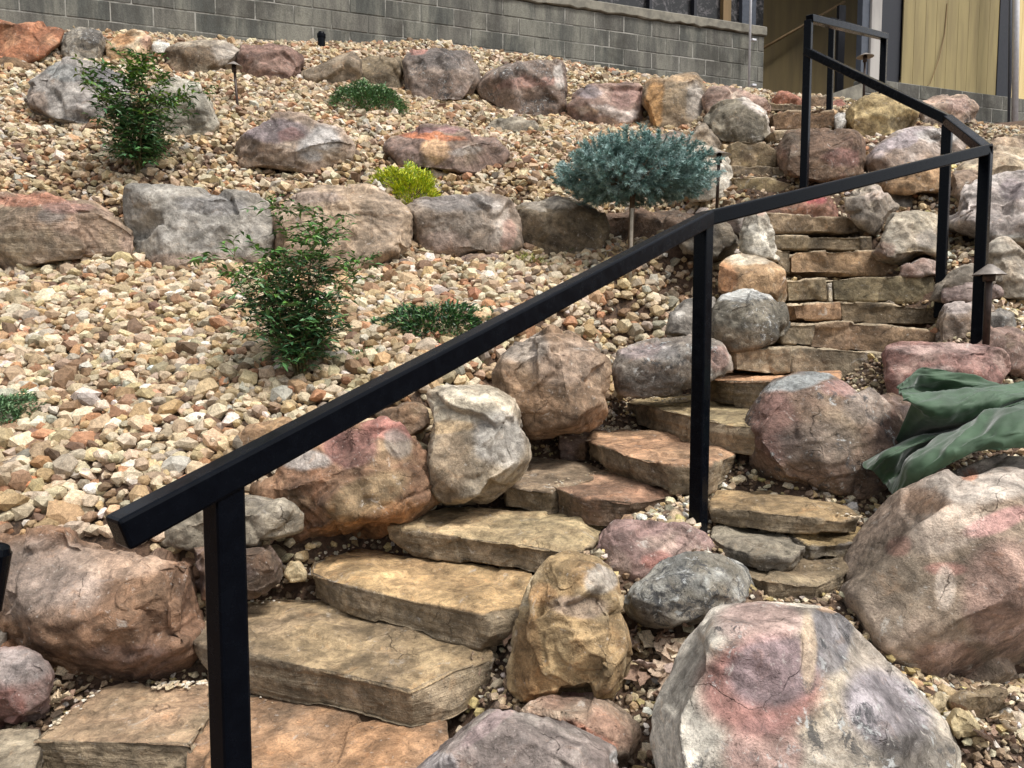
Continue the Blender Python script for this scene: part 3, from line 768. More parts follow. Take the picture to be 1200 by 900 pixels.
R_('boulder', 'pale giant boulder with a pink ring patch at the bottom of the photo', 1.85,
   [(757, 850), (765, 818), (800, 768), (833, 716), (850, 709), (900, 707), (940, 711), (966, 706), (982, 716), (1002, 745), (1030, 783), (1070, 812), (1105, 848), (1126, 888), (1130, 960), (760, 960)],
   [(196, 184, 168), (170, 158, 148), (208, 200, 186)],
   front=[(790, 830, .7), (848, 735, .5), (945, 735, .5), (1000, 800, .7), (1075, 860, .8), (1060, 930, 1), (900, 860, .9), (800, 930, 1)], t=.42, tb=.35, p=26, mat='speck', rough=.6, cells=7, groove=.4, cuts=0, retain=True,
   patches=[(800, 820, 60, 120, (222, 212, 192), .85, 20), (905, 806, 84, 66, (216, 194, 158), .6), (890, 806, 70, 60, (186, 120, 108), .9), (906, 786, 52, 44, (150, 126, 126), .95, -20), (890, 728, 50, 24, (190, 146, 136), .6), (893, 885, 46, 44, (184, 130, 120), .65),
            (974, 745, 26, 50, (118, 116, 122), .8, 10), (1040, 835, 58, 42, (146, 138, 146), .8, 40), (1075, 885, 46, 30, (122, 114, 104), .7), (945, 765, 9, 46, (212, 182, 144), .7), (970, 713, 12, 7, (200, 156, 112), .7)], ledge=0)
R_('boulder', 'largest brown and pink boulder at the right edge under the green cloth', 2.45,
   [(985, 702), (990, 668), (1006, 640), (1048, 590), (1085, 560), (1130, 535), (1200, 527), (1262, 540), (1300, 600), (1300, 740), (1215, 772), (1150, 806), (1120, 820), (1075, 812), (1040, 786), (1000, 742)],
   [(172, 150, 134), (150, 132, 114), (186, 164, 150)],
   front=[(1010, 690, .6), (1060, 625, .7), (1110, 590, .6), (1180, 570, .6), (1260, 600, .7), (1255, 700, .9), (1160, 690, 1), (1090, 720, 1), (1110, 790, .8), (1045, 765, .7)], t=.48, tb=.5, p=24, rough=.6, cells=10, groove=.6, cuts=1, ledge=.3, grow=1.045, retain=True,
   patches=[(1160, 560, 80, 26, (202, 188, 172), .7, -8), (1110, 620, 50, 26, (190, 170, 150), .6, -20), (1170, 610, 40, 12, (196, 138, 130), .7, -20), (1110, 668, 26, 8, (184, 124, 108), .7), (1040, 690, 44, 60, (124, 110, 90), .6, 10), (1108, 690, 12, 26, (202, 182, 162), .7),
            (1085, 588, 30, 16, (156, 112, 76), .55), (1138, 556, 9, 6, (206, 124, 84), .8), (1180, 700, 50, 70, (164, 124, 110), .6), (1110, 775, 40, 20, (150, 100, 84), .5), (1052, 640, 16, 12, (134, 84, 70), .6)])
R_('boulder', 'low tan stone half buried below the largest right hand boulder', 1.98, [(1108, 822), (1130, 808), (1160, 800), (1182, 808), (1186, 832), (1150, 852), (1118, 848)], [(158, 138, 108), (140, 120, 94)])
R_('boulder', 'upper cream stone at the foot of the largest right hand boulder', 1.9, [(1074, 832), (1086, 818), (1102, 811), (1114, 818), (1112, 834), (1088, 848)], [(214, 196, 160), (196, 176, 140)], t=.05)
R_('boulder', 'lower cream yellow stone in front of the half buried tan stone', 1.83, [(1111, 842), (1120, 832), (1134, 834), (1150, 854), (1148, 866), (1128, 869), (1114, 858)], [(220, 202, 158), (206, 184, 140)], t=.05)
R_('boulder', 'flat tan stone in the gravel touching the upper side of the handrail', 3.1, [(276, 512), (290, 500), (312, 493), (336, 490), (350, 500), (340, 520), (300, 528), (278, 524)], [(176, 142, 104), (156, 124, 94)], t=.06)
R_('boulder', 'pale tan pebble standing in the corner above the second step', 2.72, [(333, 672), (340, 658), (350, 657), (359, 670), (358, 680), (340, 682)], [(220, 200, 160), (200, 176, 134)], t=.03)
R_('boulder', 'light orange stone in the hollow below the oval lichen rock', 2.25, [(752, 770), (758, 754), (772, 749), (779, 760), (777, 780), (764, 784)], [(204, 168, 126), (184, 144, 104)], t=.04)

# ------------------------------------------------------------------ gravel bed boulders, second row
R_('boulder', 'striped pinkish boulder at the left end of the middle boulder row', 5.0,
   [(-30, 228), (20, 226), (62, 228), (105, 239), (128, 255), (150, 268), (164, 283), (160, 300), (110, 306), (50, 310), (0, 319), (-30, 319)], [(158, 134, 116), (140, 124, 104), (176, 150, 134)],
   t=.2, p=26, mat='slab', strat=1.0, retain=True, groove=2, rough=1.1, patches=[(30, 234, 50, 7, (190, 118, 88), .7), (60, 255, 18, 9, (130, 128, 126), .6), (80, 244, 30, 8, (168, 118, 108), .6), (40, 290, 60, 20, (150, 138, 110), .5)])
R_('boulder', 'long flat faced grey boulder in the middle row behind the leafy shrub', 5.05,
   [(151, 232), (156, 222), (220, 224), (300, 230), (314, 240), (318, 275), (305, 316), (230, 316), (165, 314), (157, 290), (152, 260)], [(158, 154, 148), (144, 138, 130), (172, 168, 164)],
   t=.17, p=28, retain=True, patches=[(240, 306, 80, 10, (158, 130, 108), .7), (250, 240, 40, 12, (136, 134, 136), .5)])
R_('boulder', 'rounded pinkish tan boulder right behind the leafy shrub', 5.1,
   [(316, 244), (345, 222), (390, 218), (430, 221), (468, 244), (489, 268), (492, 292), (462, 310), (420, 316), (345, 314), (320, 300)], [(170, 148, 126), (152, 128, 106), (184, 162, 142)], t=.26, p=15, retain=True,
   patches=[(360, 232, 40, 8, (190, 164, 148), .6), (450, 255, 26, 24, (164, 142, 118), .5)])
R_('boulder', 'grey topped brown boulder below the yellow green shrublet', 5.2,
   [(481, 244), (498, 232), (560, 228), (594, 234), (610, 260), (613, 293), (580, 296), (532, 306), (496, 302), (490, 272)], [(154, 138, 124), (132, 114, 100), (170, 158, 148)], t=.2, p=24, retain=True,
   front=[(495, 255, .8), (540, 246, .6), (580, 252, .8), (605, 280, .8), (580, 290, 1), (505, 292, 1)], patches=[(540, 238, 50, 10, (140, 140, 144), .5), (585, 250, 12, 16, (206, 192, 176), .5), (596, 275, 8, 20, (176, 128, 110), .5), (520, 285, 30, 12, (160, 128, 112), .5)])
R_('boulder', 'olive brown square boulder left of the blue spruce trunk', 5.35,
   [(596, 243), (614, 233), (668, 232), (704, 246), (713, 270), (711, 294), (660, 301), (616, 298), (608, 270)], [(124, 108, 84), (108, 94, 76), (146, 132, 112)], t=.2, p=26, retain=True, patches=[(640, 238, 40, 6, (176, 164, 146), .6)])
R_('boulder', 'dark brown boulder in the shade behind the blue spruce trunk', 5.6, [(705, 252), (735, 246), (800, 250), (832, 262), (812, 286), (790, 294), (745, 292), (712, 288)], [(116, 90, 72), (98, 80, 66)], t=.2, p=24, retain=True)
R_('boulder', 'thin brown stone lying in front of the grey topped brown boulder', 5.05, [(528, 305), (548, 298), (580, 297), (592, 303), (588, 309), (545, 311)], [(156, 130, 108), MAU], t=.04)
R_('boulder', 'big boulder of mauve, white and tan faces beside the tall path light', 5.95,
   [(276, 182), (274, 168), (292, 150), (322, 136), (356, 139), (396, 152), (415, 166), (418, 184), (402, 196), (372, 211), (320, 206), (285, 200)], [(160, 140, 124), (140, 118, 104), (178, 160, 144)],
   front=[(290, 172, .7), (330, 165, .6), (365, 170, .7), (400, 172, .6), (350, 195, 1), (368, 205, .8), (300, 192, .9)], t=.3, tb=.35, p=28, rough=1.2, cells=14,
   patches=[(320, 152, 40, 14, (132, 120, 136), .6), (375, 168, 26, 20, (206, 204, 200), .7, -30), (395, 185, 16, 12, (172, 148, 118), .6), (310, 190, 30, 10, (146, 120, 92), .6), (340, 158, 14, 8, (188, 128, 118), .6)])
R_('boulder', 'low wedge boulder with orange streak above the yellow green shrublet', 6.05,
   [(452, 178), (460, 164), (482, 151), (530, 151), (575, 164), (590, 180), (591, 196), (575, 208), (530, 208), (508, 200), (480, 200), (458, 190)], [(142, 118, 106), (124, 102, 94), (164, 142, 122)],
   front=[(465, 185, .8), (485, 168, .8), (510, 185, .6), (540, 185, .8), (575, 170, .6), (585, 188, .6), (545, 203, 1), (500, 196, 1)], t=.28, tb=.3, p=30,
   patches=[(512, 175, 16, 14, (206, 158, 108), .8), (505, 160, 40, 4, (196, 106, 60), .8, 5), (505, 153, 30, 3, (150, 104, 104), .7), (545, 176, 20, 5, (188, 180, 170), .6)])
R_('boulder', 'grey stone nearly buried in gravel below the upper boulder row', 7.0, [(566, 158), (578, 142), (600, 136), (626, 140), (632, 154), (600, 163)], [(156, 146, 130), (140, 132, 118)], t=.12)
R_('boulder', 'pale grey angular boulder left of the tallest shrub', 6.5,
   [(24, 118), (28, 104), (55, 94), (57, 80), (76, 72), (120, 78), (150, 90), (150, 150), (105, 156), (66, 148), (56, 134), (34, 126)], [(158, 152, 150), (140, 134, 130), (178, 172, 168)],
   front=[(45, 104, .6), (62, 130, 1), (72, 142, .9), (100, 118, .8), (125, 110, .6), (115, 150, .9)], t=.3, tb=.3, p=28, rough=1.2, cells=14,
   patches=[(42, 120, 18, 12, (128, 106, 88), .7, 40), (75, 84, 18, 10, (120, 126, 124), .6), (120, 90, 26, 12, (112, 112, 118), .6), (105, 150, 20, 6, (196, 198, 192), .6)])
R_('boulder', 'light grey rounded boulder showing right of the tallest shrub', 6.3, [(176, 108), (188, 97), (205, 94), (232, 102), (248, 120), (258, 142), (246, 156), (226, 166), (180, 162)], [(170, 164, 152), (152, 146, 134), (182, 178, 168)], t=.28, p=15)

# ------------------------------------------------------------------ upper row under the block wall
U = dict(retain=True)
R_('boulder', 'rusty orange squared boulder at the left end of the upper row', 7.55, [(-30, 26), (0, 23), (30, 24), (62, 28), (72, 36), (68, 55), (54, 76), (0, 70), (-30, 70)], [(166, 108, 76), (146, 92, 66), (180, 130, 96)], p=26, t=.25, **U)
R_('boulder', 'dark brown ledge under the rusty orange squared boulder', 7.3, [(-30, 68), (30, 67), (47, 74), (47, 84), (20, 82), (-30, 80)], [(112, 90, 66), (126, 100, 74)], t=.08)
R_('boulder', 'grey boulder with black lichen top right of the rusty orange one', 7.6, [(67, 54), (78, 36), (96, 33), (117, 38), (122, 60), (112, 76), (76, 78), (68, 70)], [(166, 158, 146), (150, 142, 130)], mat='speck', t=.22, p=22, patches=[(108, 42, 12, 10, (66, 62, 62), .7)], **U)
R_('boulder', 'small orange and cream peaked boulder behind the tallest shrub', 7.65, [(124, 54), (140, 40), (160, 36), (175, 44), (179, 62), (168, 76), (130, 74)], [(206, 180, 146), (186, 150, 110), CRM], t=.2, p=22, patches=[(142, 46, 18, 7, (210, 140, 76), .8), (172, 50, 6, 8, (196, 140, 120), .6)], **U)
R_('boulder', 'small white stone between the peaked boulder and the brown arched one', 7.7, [(176, 54), (184, 49), (198, 50), (202, 58), (190, 64), (178, 62)], [(222, 220, 214), (200, 196, 190)], t=.06)
R_('boulder', 'arched brown boulder with pale right flank at the foot of the block wall', 7.7, [(190, 68), (196, 56), (210, 51), (237, 47), (262, 50), (279, 60), (276, 74), (264, 84), (250, 92), (215, 90), (195, 82)], [(122, 104, 84), (108, 90, 72), (160, 148, 128)], t=.28, p=18,
   patches=[(265, 60, 16, 16, (174, 162, 146), .7), (230, 50, 40, 4, (188, 172, 146), .6)], **U)
R_('boulder', 'mauve red boulder behind the tall path light in the upper row', 7.75, [(274, 70), (284, 55), (312, 53), (338, 58), (352, 66), (355, 86), (336, 99), (305, 98), (280, 88)], [(146, 116, 104), (128, 98, 88), (164, 140, 128)], t=.25, p=22, groove=2, **U)
R_('boulder', 'low sloping grey brown boulder right of the black pipe', 7.75, [(349, 92), (362, 82), (395, 70), (412, 63), (424, 70), (420, 96), (398, 106), (356, 101)], [(150, 134, 114), (132, 116, 98)], t=.22, p=22, **U)
R_('boulder', 'flat olive brown boulder behind the round green groundcover', 7.9, [(412, 68), (440, 66), (472, 68), (474, 100), (470, 110), (440, 106), (414, 98)], [(134, 118, 94), (120, 104, 82)], t=.2, p=28, **U)
R_('boulder', 'tall dark topped boulder in the middle of the upper row', 7.85, [(474, 72), (484, 58), (505, 53), (540, 57), (555, 70), (561, 104), (546, 118), (500, 123), (478, 112)], [(146, 130, 120), (124, 108, 98), (158, 144, 134)], mat='speck', t=.3, p=22,
   patches=[(515, 66, 34, 14, (88, 84, 84), .6), (490, 58, 10, 4, (196, 120, 100), .6), (520, 105, 40, 14, (150, 126, 112), .5)], **U)
R_('boulder', 'thin greenish slab lying in gravel under the tall dark topped boulder', 7.5, [(504, 124), (515, 121), (540, 122), (544, 130), (520, 133), (506, 131)], [(140, 134, 104), (128, 120, 98)], t=.06)
R_('boulder', 'pink banded brown boulder right of the middle of the upper row', 7.8, [(560, 102), (572, 86), (592, 76), (625, 72), (655, 74), (662, 84), (663, 135), (655, 143), (625, 141), (600, 135), (588, 120), (565, 114)], [(138, 118, 106), (120, 102, 92), (160, 140, 124)], mat='speck', t=.28, p=22,
   patches=[(620, 98, 40, 7, (190, 140, 122), .7, -5), (655, 92, 6, 16, (202, 192, 180), .6), (600, 80, 30, 6, (130, 118, 108), .5)], **U)
R_('boulder', 'low boulder with a white and pink stripe just left of the golden brown pillar boulder', 7.75, [(664, 134), (668, 116), (690, 98), (728, 98), (752, 101), (755, 125), (753, 153), (690, 152), (665, 148)], [(160, 130, 118), (140, 114, 104), (176, 152, 140)], t=.28, p=24,
   patches=[(715, 132, 42, 6, (214, 196, 182), .75, 8), (700, 146, 46, 7, (138, 104, 74), .7), (690, 108, 18, 8, (128, 122, 128), .6), (735, 112, 20, 12, (178, 132, 120), .6)], **U)
R_('boulder', 'golden brown pillar shaped boulder at the right end of the upper row', 7.5, [(756, 120), (757, 100), (764, 91), (790, 88), (813, 90), (823, 102), (830, 130), (832, 160), (820, 166), (775, 158), (762, 148)], [(150, 130, 104), (134, 116, 96), (170, 150, 124)], t=.28, p=24,
   patches=[(766, 125, 12, 34, (196, 138, 70), .8), (790, 92, 28, 5, (204, 164, 116), .6), (815, 120, 12, 22, (158, 152, 144), .6)], **U)
R_('boulder', 'brown leaning rock at the foot of the golden brown pillar boulder', 6.8, [(802, 170), (814, 148), (828, 140), (842, 158), (852, 176), (838, 184), (806, 182)], [(144, 126, 106), (164, 150, 134)], t=.2, p=24, **U)
R_('boulder', 'grey pink rounded rock just behind the top of the blue spruce', 6.5, [(752, 165), (764, 156), (790, 153), (806, 160), (809, 178), (795, 188), (760, 184)], [(156, 142, 130), (138, 120, 112)], t=.2, **U)
R_('boulder', 'cream white rock beside the path light next to the blue spruce', 5.95, [(798, 195), (806, 182), (822, 172), (842, 178), (858, 194), (864, 220), (850, 234), (812, 236), (800, 222)], [(210, 202, 188), (188, 176, 160), (222, 216, 206)], t=.22, p=22, **U)
R_('boulder', 'round grey boulder with a pale rim beside the upper bend', 6.9, [(828, 140), (836, 126), (850, 119), (872, 117), (892, 126), (904, 138), (908, 152), (896, 166), (850, 168), (832, 162)], [(132, 124, 108), (116, 108, 94), (146, 138, 124)], t=.3, p=14,
   patches=[(885, 124, 26, 5, (206, 192, 178), .7, 35), (904, 142, 4, 14, (200, 186, 170), .6)], **U)
R_('boulder', 'pink streaked rock behind the round grey boulder', 7.3, [(824, 124), (834, 106), (852, 102), (868, 107), (895, 118), (902, 132), (860, 140), (828, 138)], [(178, 146, 132), (150, 124, 112), (196, 176, 160)], rough=1.3, groove=2, t=.2, **U)
R_('boulder', 'jagged brick red rock at the very top of the stair', 8.0, [(904, 120), (912, 106), (924, 108), (932, 113), (942, 118), (944, 126), (906, 126)], [(176, 118, 92), (160, 104, 84)], rough=1.5, t=.12)
R_('boulder', 'small brown rock behind the foot of the far left post', 7.9, [(972, 120), (985, 116), (993, 124), (992, 135), (975, 134)], [(150, 122, 100), RED], t=.1)
R_('boulder', 'white wedge stone at the right end of the topmost brown riser', 6.9, [(976, 137), (984, 132), (992, 134), (991, 154), (979, 156)], [(206, 204, 202), (186, 180, 174)], t=.1)
R_('boulder', 'large brown block at the upper bend crossed by the tall left post', 5.95,
   [(912, 200), (916, 175), (926, 156), (945, 151), (1000, 157), (1009, 166), (1009, 202), (960, 212), (928, 212)], [(128, 104, 84), (114, 90, 74), (146, 112, 98)], t=.25, p=26, rough=1.2, patches=[(985, 185, 22, 12, (158, 106, 96), .6), (930, 170, 12, 16, (90, 82, 66), .6)], **U)
R_('boulder', 'golden yellow round boulder between the two far posts', 6.95, [(990, 143), (996, 126), (1015, 113), (1036, 111), (1070, 118), (1076, 138), (1060, 156), (1030, 164), (1000, 158)], [(198, 176, 128), (176, 150, 104), (212, 196, 156)], t=.3, p=16, rough=1.2,
   patches=[(1060, 145, 20, 10, (104, 86, 62), .6), (1010, 150, 20, 10, (150, 120, 76), .6)], **U)
R_('boulder', 'pinkish speckled boulder in front of the building foundation', 7.4, [(1072, 140), (1080, 122), (1108, 111), (1130, 114), (1143, 126), (1140, 144), (1110, 153), (1074, 152)], [(174, 146, 130), (154, 132, 116), (186, 164, 146)], t=.28, p=22, mat='speck',
   patches=[(1125, 124, 16, 8, (192, 152, 136), .6), (1090, 140, 16, 12, (148, 142, 132), .6)], **U)
R_('boulder', 'long pale mauve topped boulder on the slope of the upper right', 6.0, [(1012, 192), (1025, 172), (1050, 158), (1075, 149), (1110, 152), (1128, 170), (1122, 200), (1070, 206), (1015, 208)], [(170, 152, 142), (148, 126, 110), (188, 176, 170)], t=.3, p=26,
   front=[(1030, 188, .8), (1062, 166, .7), (1078, 180, .6), (1110, 172, .6), (1110, 198, .8), (1040, 202, 1)], patches=[(1055, 166, 40, 8, (186, 172, 178), .7, -25), (1045, 188, 20, 12, (146, 120, 98), .6), (1100, 158, 26, 8, (206, 200, 192), .7)], **U)
R_('boulder', 'rounded tan brown boulder hanging above a dark hollow left of the middle right post', 5.6, [(1027, 212), (1034, 200), (1060, 192), (1085, 190), (1112, 196), (1122, 208), (1112, 223), (1070, 229), (1040, 224)], [(168, 134, 98), (148, 116, 84), (178, 150, 120)], t=.25, p=18, **U)
R_('boulder', 'brown rock showing between the two right hand posts', 5.3, [(1116, 200), (1135, 198), (1152, 206), (1150, 222), (1128, 236), (1117, 228)], [(150, 128, 110), (132, 112, 96)], t=.15, **U)
R_('boulder', 'creamy layered rock right behind the handrail corner', 5.6, [(1120, 204), (1132, 188), (1165, 170), (1200, 176), (1240, 184), (1240, 218), (1165, 218), (1128, 214)], [(196, 178, 150), (172, 152, 130), (208, 196, 178)], t=.25, p=24, rough=1.3, **U)
R_('boulder', 'tan stone far right beside the white downpipe', 6.6, [(1150, 172), (1165, 158), (1200, 160), (1235, 166), (1235, 186), (1170, 188)], [(184, 160, 134), (160, 138, 120)], t=.2, p=22, **U)
R_('boulder', 'large pale mauve fractured boulder at the right edge behind the corner post', 4.95,
   [(1117, 256), (1127, 228), (1145, 214), (1175, 208), (1215, 206), (1250, 240), (1250, 310), (1200, 300), (1162, 284), (1140, 272), (1120, 264)], [(190, 180, 178), (166, 154, 150), (208, 200, 196)],
   front=[(1130, 245, .6), (1160, 235, .6), (1200, 240, .7), (1180, 268, .8), (1235, 285, .8), (1150, 268, .9)], t=.35, tb=.4, p=26, rough=1.5, groove=2.4, cells=14,
   patches=[(1188, 222, 14, 14, (120, 104, 110), .6, 45), (1190, 282, 34, 7, (206, 206, 196), .7, 15), (1200, 292, 26, 6, (150, 116, 84), .7, 20)], **U)
R_('boulder', 'pale grey rounded boulder at the right edge behind the low path light', 4.6, [(1158, 305), (1162, 286), (1176, 278), (1192, 290), (1212, 310), (1235, 350), (1200, 356), (1172, 352), (1162, 335)], [(180, 170, 156), (160, 146, 130), (190, 182, 170)], t=.22, p=18, **U)
# ------------------------------------------------------------------ the ground
def bed_low(py): return 1.905 / (0.461 + (py - 385) / 880.0)
for py in (600, 560, 520, 480, 440, 400, 360, 330, 312):
    for px in (-150, 20, 160, 300, 430, 560, 660, 760):
        if py > 430 and px > 690 - (py - 430) * 1.35: continue
        if py > 560 and px > 200: continue
        d = bed_low(py); q = P(px, py, d); CTRL.append((q.x, q.y, q.z))
for px, py, d in [(-120, 215, 5.35), (20, 215, 5.35), (120, 215, 5.35), (230, 215, 5.4), (330, 212, 5.45), (440, 212, 5.5), (560, 215, 5.55), (650, 215, 5.65), (720, 235, 5.8),
                  (-120, 150, 6.25), (20, 160, 6.1), (130, 190, 5.7), (180, 195, 5.65), (250, 175, 6.0), (440, 150, 6.6), (640, 180, 6.3), (690, 175, 6.5), (430, 185, 6.0), (620, 205, 5.9),
                  (-100, 95, 7.2), (20, 95, 7.1), (270, 110, 7.0), (300, 120, 6.9), (400, 125, 7.0), (450, 135, 6.9), (560, 125, 7.2), (640, 165, 6.6), (700, 160, 7.0), (350, 105, 7.3),
                  (220, 90, 7.4), (100, 85, 7.3)]:
    q = P(px, py, d); CTRL.append((q.x, q.y, q.z))
for px, py, d in [(378, 62, 8.4), (330, 58, 8.5), (400, 60, 8.6), (580, 80, 8.6), (680, 92, 8.6), (740, 95, 8.5), (630, 70, 9.0), (0, 12, 8.3), (200, 40, 8.7), (500, 50, 9.0), (840, 105, 9.2), (890, 118, 8.6),
                  (1100, 150, 9.6), (1180, 158, 9.6), (1040, 130, 9.4), (960, 112, 9.2), (1000, 125, 8.4), (1160, 165, 7.6), (905, 112, 9.0),
                  (1100, 246, 5.35), (1085, 242, 5.4), (1125, 300, 4.7), (1135, 290, 4.75), (1190, 372, 4.35), (1185, 355, 4.5), (1188, 455, 3.7), (1225, 460, 3.6),
                  (760, 610, 2.62), (820, 612, 2.64), (870, 605, 2.68), (850, 560, 2.85), (1000, 625, 2.45), (775, 790, 2.15), (755, 830, 2.0), (560, 800, 2.1), (545, 840, 1.95),
                  (340, 700, 2.6), (80, 810, 2.2), (90, 840, 2.1), (1150, 870, 1.85), (1190, 800, 2.1), (1180, 905, 1.7), (1100, 905, 1.7), (1260, 840, 1.95), (625, 530, 3.0), (640, 500, 3.3), (300, 905, 2.0), (600, 905, 1.6), (900, 905, 1.5)]:
    q = P(px, py, d); CTRL.append((q.x, q.y, q.z))
for x in (-6, -3, 0, 3, 6): CTRL.append((x, 0.0, 0.02)); CTRL.append((x * 2, 14.0, 4.9)); CTRL.append((x, 0.9, 0.05))
for y, zl, zr in ((2, .3, .4), (4, 1.2, 1.5), (6, 2.4, 2.9), (8, 3.6, 3.8), (10, 4.3, 4.4)):
    CTRL.append((-8, y, zl)); CTRL.append((8, y, zr))
cp = np.array(CTRL)
K = -np.linalg.norm(cp[:, None, :2] - cp[None, :, :2], axis=2)
A = np.zeros((len(cp) + 3, len(cp) + 3))
A[:len(cp), :len(cp)] = K + 0.04 * np.eye(len(cp))
A[:len(cp), len(cp):] = np.c_[np.ones(len(cp)), cp[:, :2]]
A[len(cp):, :len(cp)] = A[:len(cp), len(cp):].T
SOL = np.linalg.lstsq(A, np.r_[cp[:, 2], 0, 0, 0], rcond=None)[0]

def ground(x, y):
    x = np.asarray(x, float).ravel(); y = np.asarray(y, float).ravel()
    out = np.empty(len(x))
    for i in range(0, len(x), 20000):
        xx, yy = x[i:i + 20000], y[i:i + 20000]
        k = -np.hypot(xx[:, None] - cp[None, :, 0], yy[:, None] - cp[None, :, 1])
        out[i:i + 20000] = k @ SOL[:-3] + SOL[-3] + SOL[-2] * xx + SOL[-1] * yy
    for poly, zl in CARVE:                 # the bank never rises above a tread
        c0, c1_ = poly.min(0) - 0.5, poly.max(0) + 0.5
        k = np.where((x > c0[0]) & (x < c1_[0]) & (y > c0[1]) & (y < c1_[1]))[0]
        if not len(k): continue
        q = np.stack([x[k], y[k]], 1); cc = poly.mean(0); dist = np.zeros(len(k))
        hull = poly
        best = np.full(len(k), 9.0); inside = np.ones(len(k), bool)
        for a_, b_ in zip(hull, np.roll(hull, -1, 0)):
            e = b_ - a_; t = np.clip(((q - a_) @ e) / max(e @ e, 1e-9), 0, 1)
            best = np.minimum(best, np.linalg.norm(q - a_ - t[:, None] * e, axis=1))
            cr = e[0] * (q[:, 1] - a_[1]) - e[1] * (q[:, 0] - a_[0]); cz = e[0] * (cc[1] - a_[1]) - e[1] * (cc[0] - a_[0])
            inside &= (cr * np.sign(cz)) >= 0
        dist = np.where(inside, 0, best)
        out[k] = np.minimum(out[k], zl + np.maximum(0, dist - 0.02) * 1.6)
    return out

def hit(px, py, lo=1.2, hi=12.0):          # where the sight line through a pixel meets the ground
    ds = np.linspace(lo, hi, 500)
    r = ray(px, py)
    X, Z = r.x / r.y * ds, 1.5 + r.z / r.y * ds
    g = ground(X, ds)
    k = np.argmax(Z < g)
    if not (Z < g).any(): k = len(ds) - 1
    return Vector((X[k], ds[k], g[k]))

xs = np.r_[-60, -40, -25, -15, -10, np.arange(-7, 8.01, 0.05), 10, 15, 25, 40, 60]
ys = np.r_[-40, -20, -8, -3, np.arange(0.5, 12.01, 0.05), 16, 25, 40, 70]
GX, GY = np.meshgrid(xs, ys, indexing='ij')
gz = ground(np.clip(GX, -9, 9), np.clip(GY, -1, 13)).reshape(GX.shape)
gv = np.stack([GX.ravel(), GY.ravel(), gz.ravel()], 1)
gv[:, 2] += 0.012 * fbm(gv * 6, 4)
idx = np.arange(GX.size).reshape(GX.shape)
gf = np.stack([idx[:-1, :-1], idx[1:, :-1], idx[1:, 1:], idx[:-1, 1:]], -1).reshape(-1, 4)
m, nt, b = new_mat('soil_and_grit'); g = N(nt)
v = g.coords(False)
n1 = g.noise(v, 45, 6, 0.7); n2 = g.noise(v, 5, 4)
c_ = g.mixc(g.ramp(n1, 0.35, 0.65), lin((46, 35, 27)), lin((100, 80, 62)))
g.link(g.mixc(g.ramp(n2, 0.4, 0.6, 0, 0.5), c_, lin((96, 72, 56))), b.inputs['Base Color'])
g.link(g.bump(n1, 0.9, 0.02), b.inputs['Normal']); b.inputs['Roughness'].default_value = 0.95
tag(link_mesh('ground', mesh_np('ground', gv, gf), m), kind='structure')

# ------------------------------------------------------------------ gravel
def stone_templates(level, count, seed):
    """broken stones: small convex solids with flat faces"""
    rnd = np.random.RandomState(seed)
    npt = {1: 10, 2: 16, 3: 40}[level]
    nv = None; out = []; fs = []
    while len(out) < count:
        k_ = np.arange(npt) + 0.5; zz = 1 - 2 * k_ / npt; ph = k_ * 2.39996
        pts = np.stack([np.sqrt(1 - zz * zz) * np.cos(ph), np.sqrt(1 - zz * zz) * np.sin(ph), zz], 1)
        pts += rnd.normal(size=pts.shape) * 0.62 / math.sqrt(npt)
        pts /= np.linalg.norm(pts, axis=1, keepdims=True); pts *= rnd.uniform(0.86, 1.12, (npt, 1)) if npt < 30 else 1
        bm = bmesh.new()
        for q in pts: bm.verts.new(q)
        bmesh.ops.convex_hull(bm, input=bm.verts)
        bmesh.ops.triangulate(bm, faces=bm.faces[:])
        bm.normal_update(); bm.verts.index_update()
        ok = len([v for v in bm.verts if v.link_faces]) == npt
        f = np.array([[v.index for v in q.verts] if q.normal.dot(q.calc_center_median()) > 0 else [v.index for v in q.verts][::-1] for q in bm.faces])
        bm.free()
        if ok and len(f) == 2 * npt - 4: out.append(pts); fs.append(f)
    return out, fs

GCOL = [((214, 196, 166), 5), ((204, 180, 140), 6), ((214, 196, 166), 6), ((222, 212, 194), 2.4), ((186, 138, 102), 1.8), ((202, 176, 146), 2.2),
        ((170, 158, 140), 1.2), ((204, 186, 150), 2), ((152, 122, 94), 2.8), ((196, 164, 122), 4), ((182, 158, 128), 3), ((130, 104, 84), 1.0)]
GC = np.array([lin(tuple(x * 0.95 + 0.05 * sum(c) / 3 for x in c), 0.79) for c, w in GCOL]); GW = np.array([w for c, w in GCOL]); GW = GW / GW.sum()

def inside_rock(p, grow=0.0):
    ins = np.zeros(len(p), bool)
    for n, h, c, e in HULLS:
        q = p - c
        near = np.where((np.abs(q) < e + 0.03).all(1) & ~ins)[0]
        if len(near): ins[near[((q[near] @ n.T) < h * 0.93 + grow).all(1)]] = True
    return ins

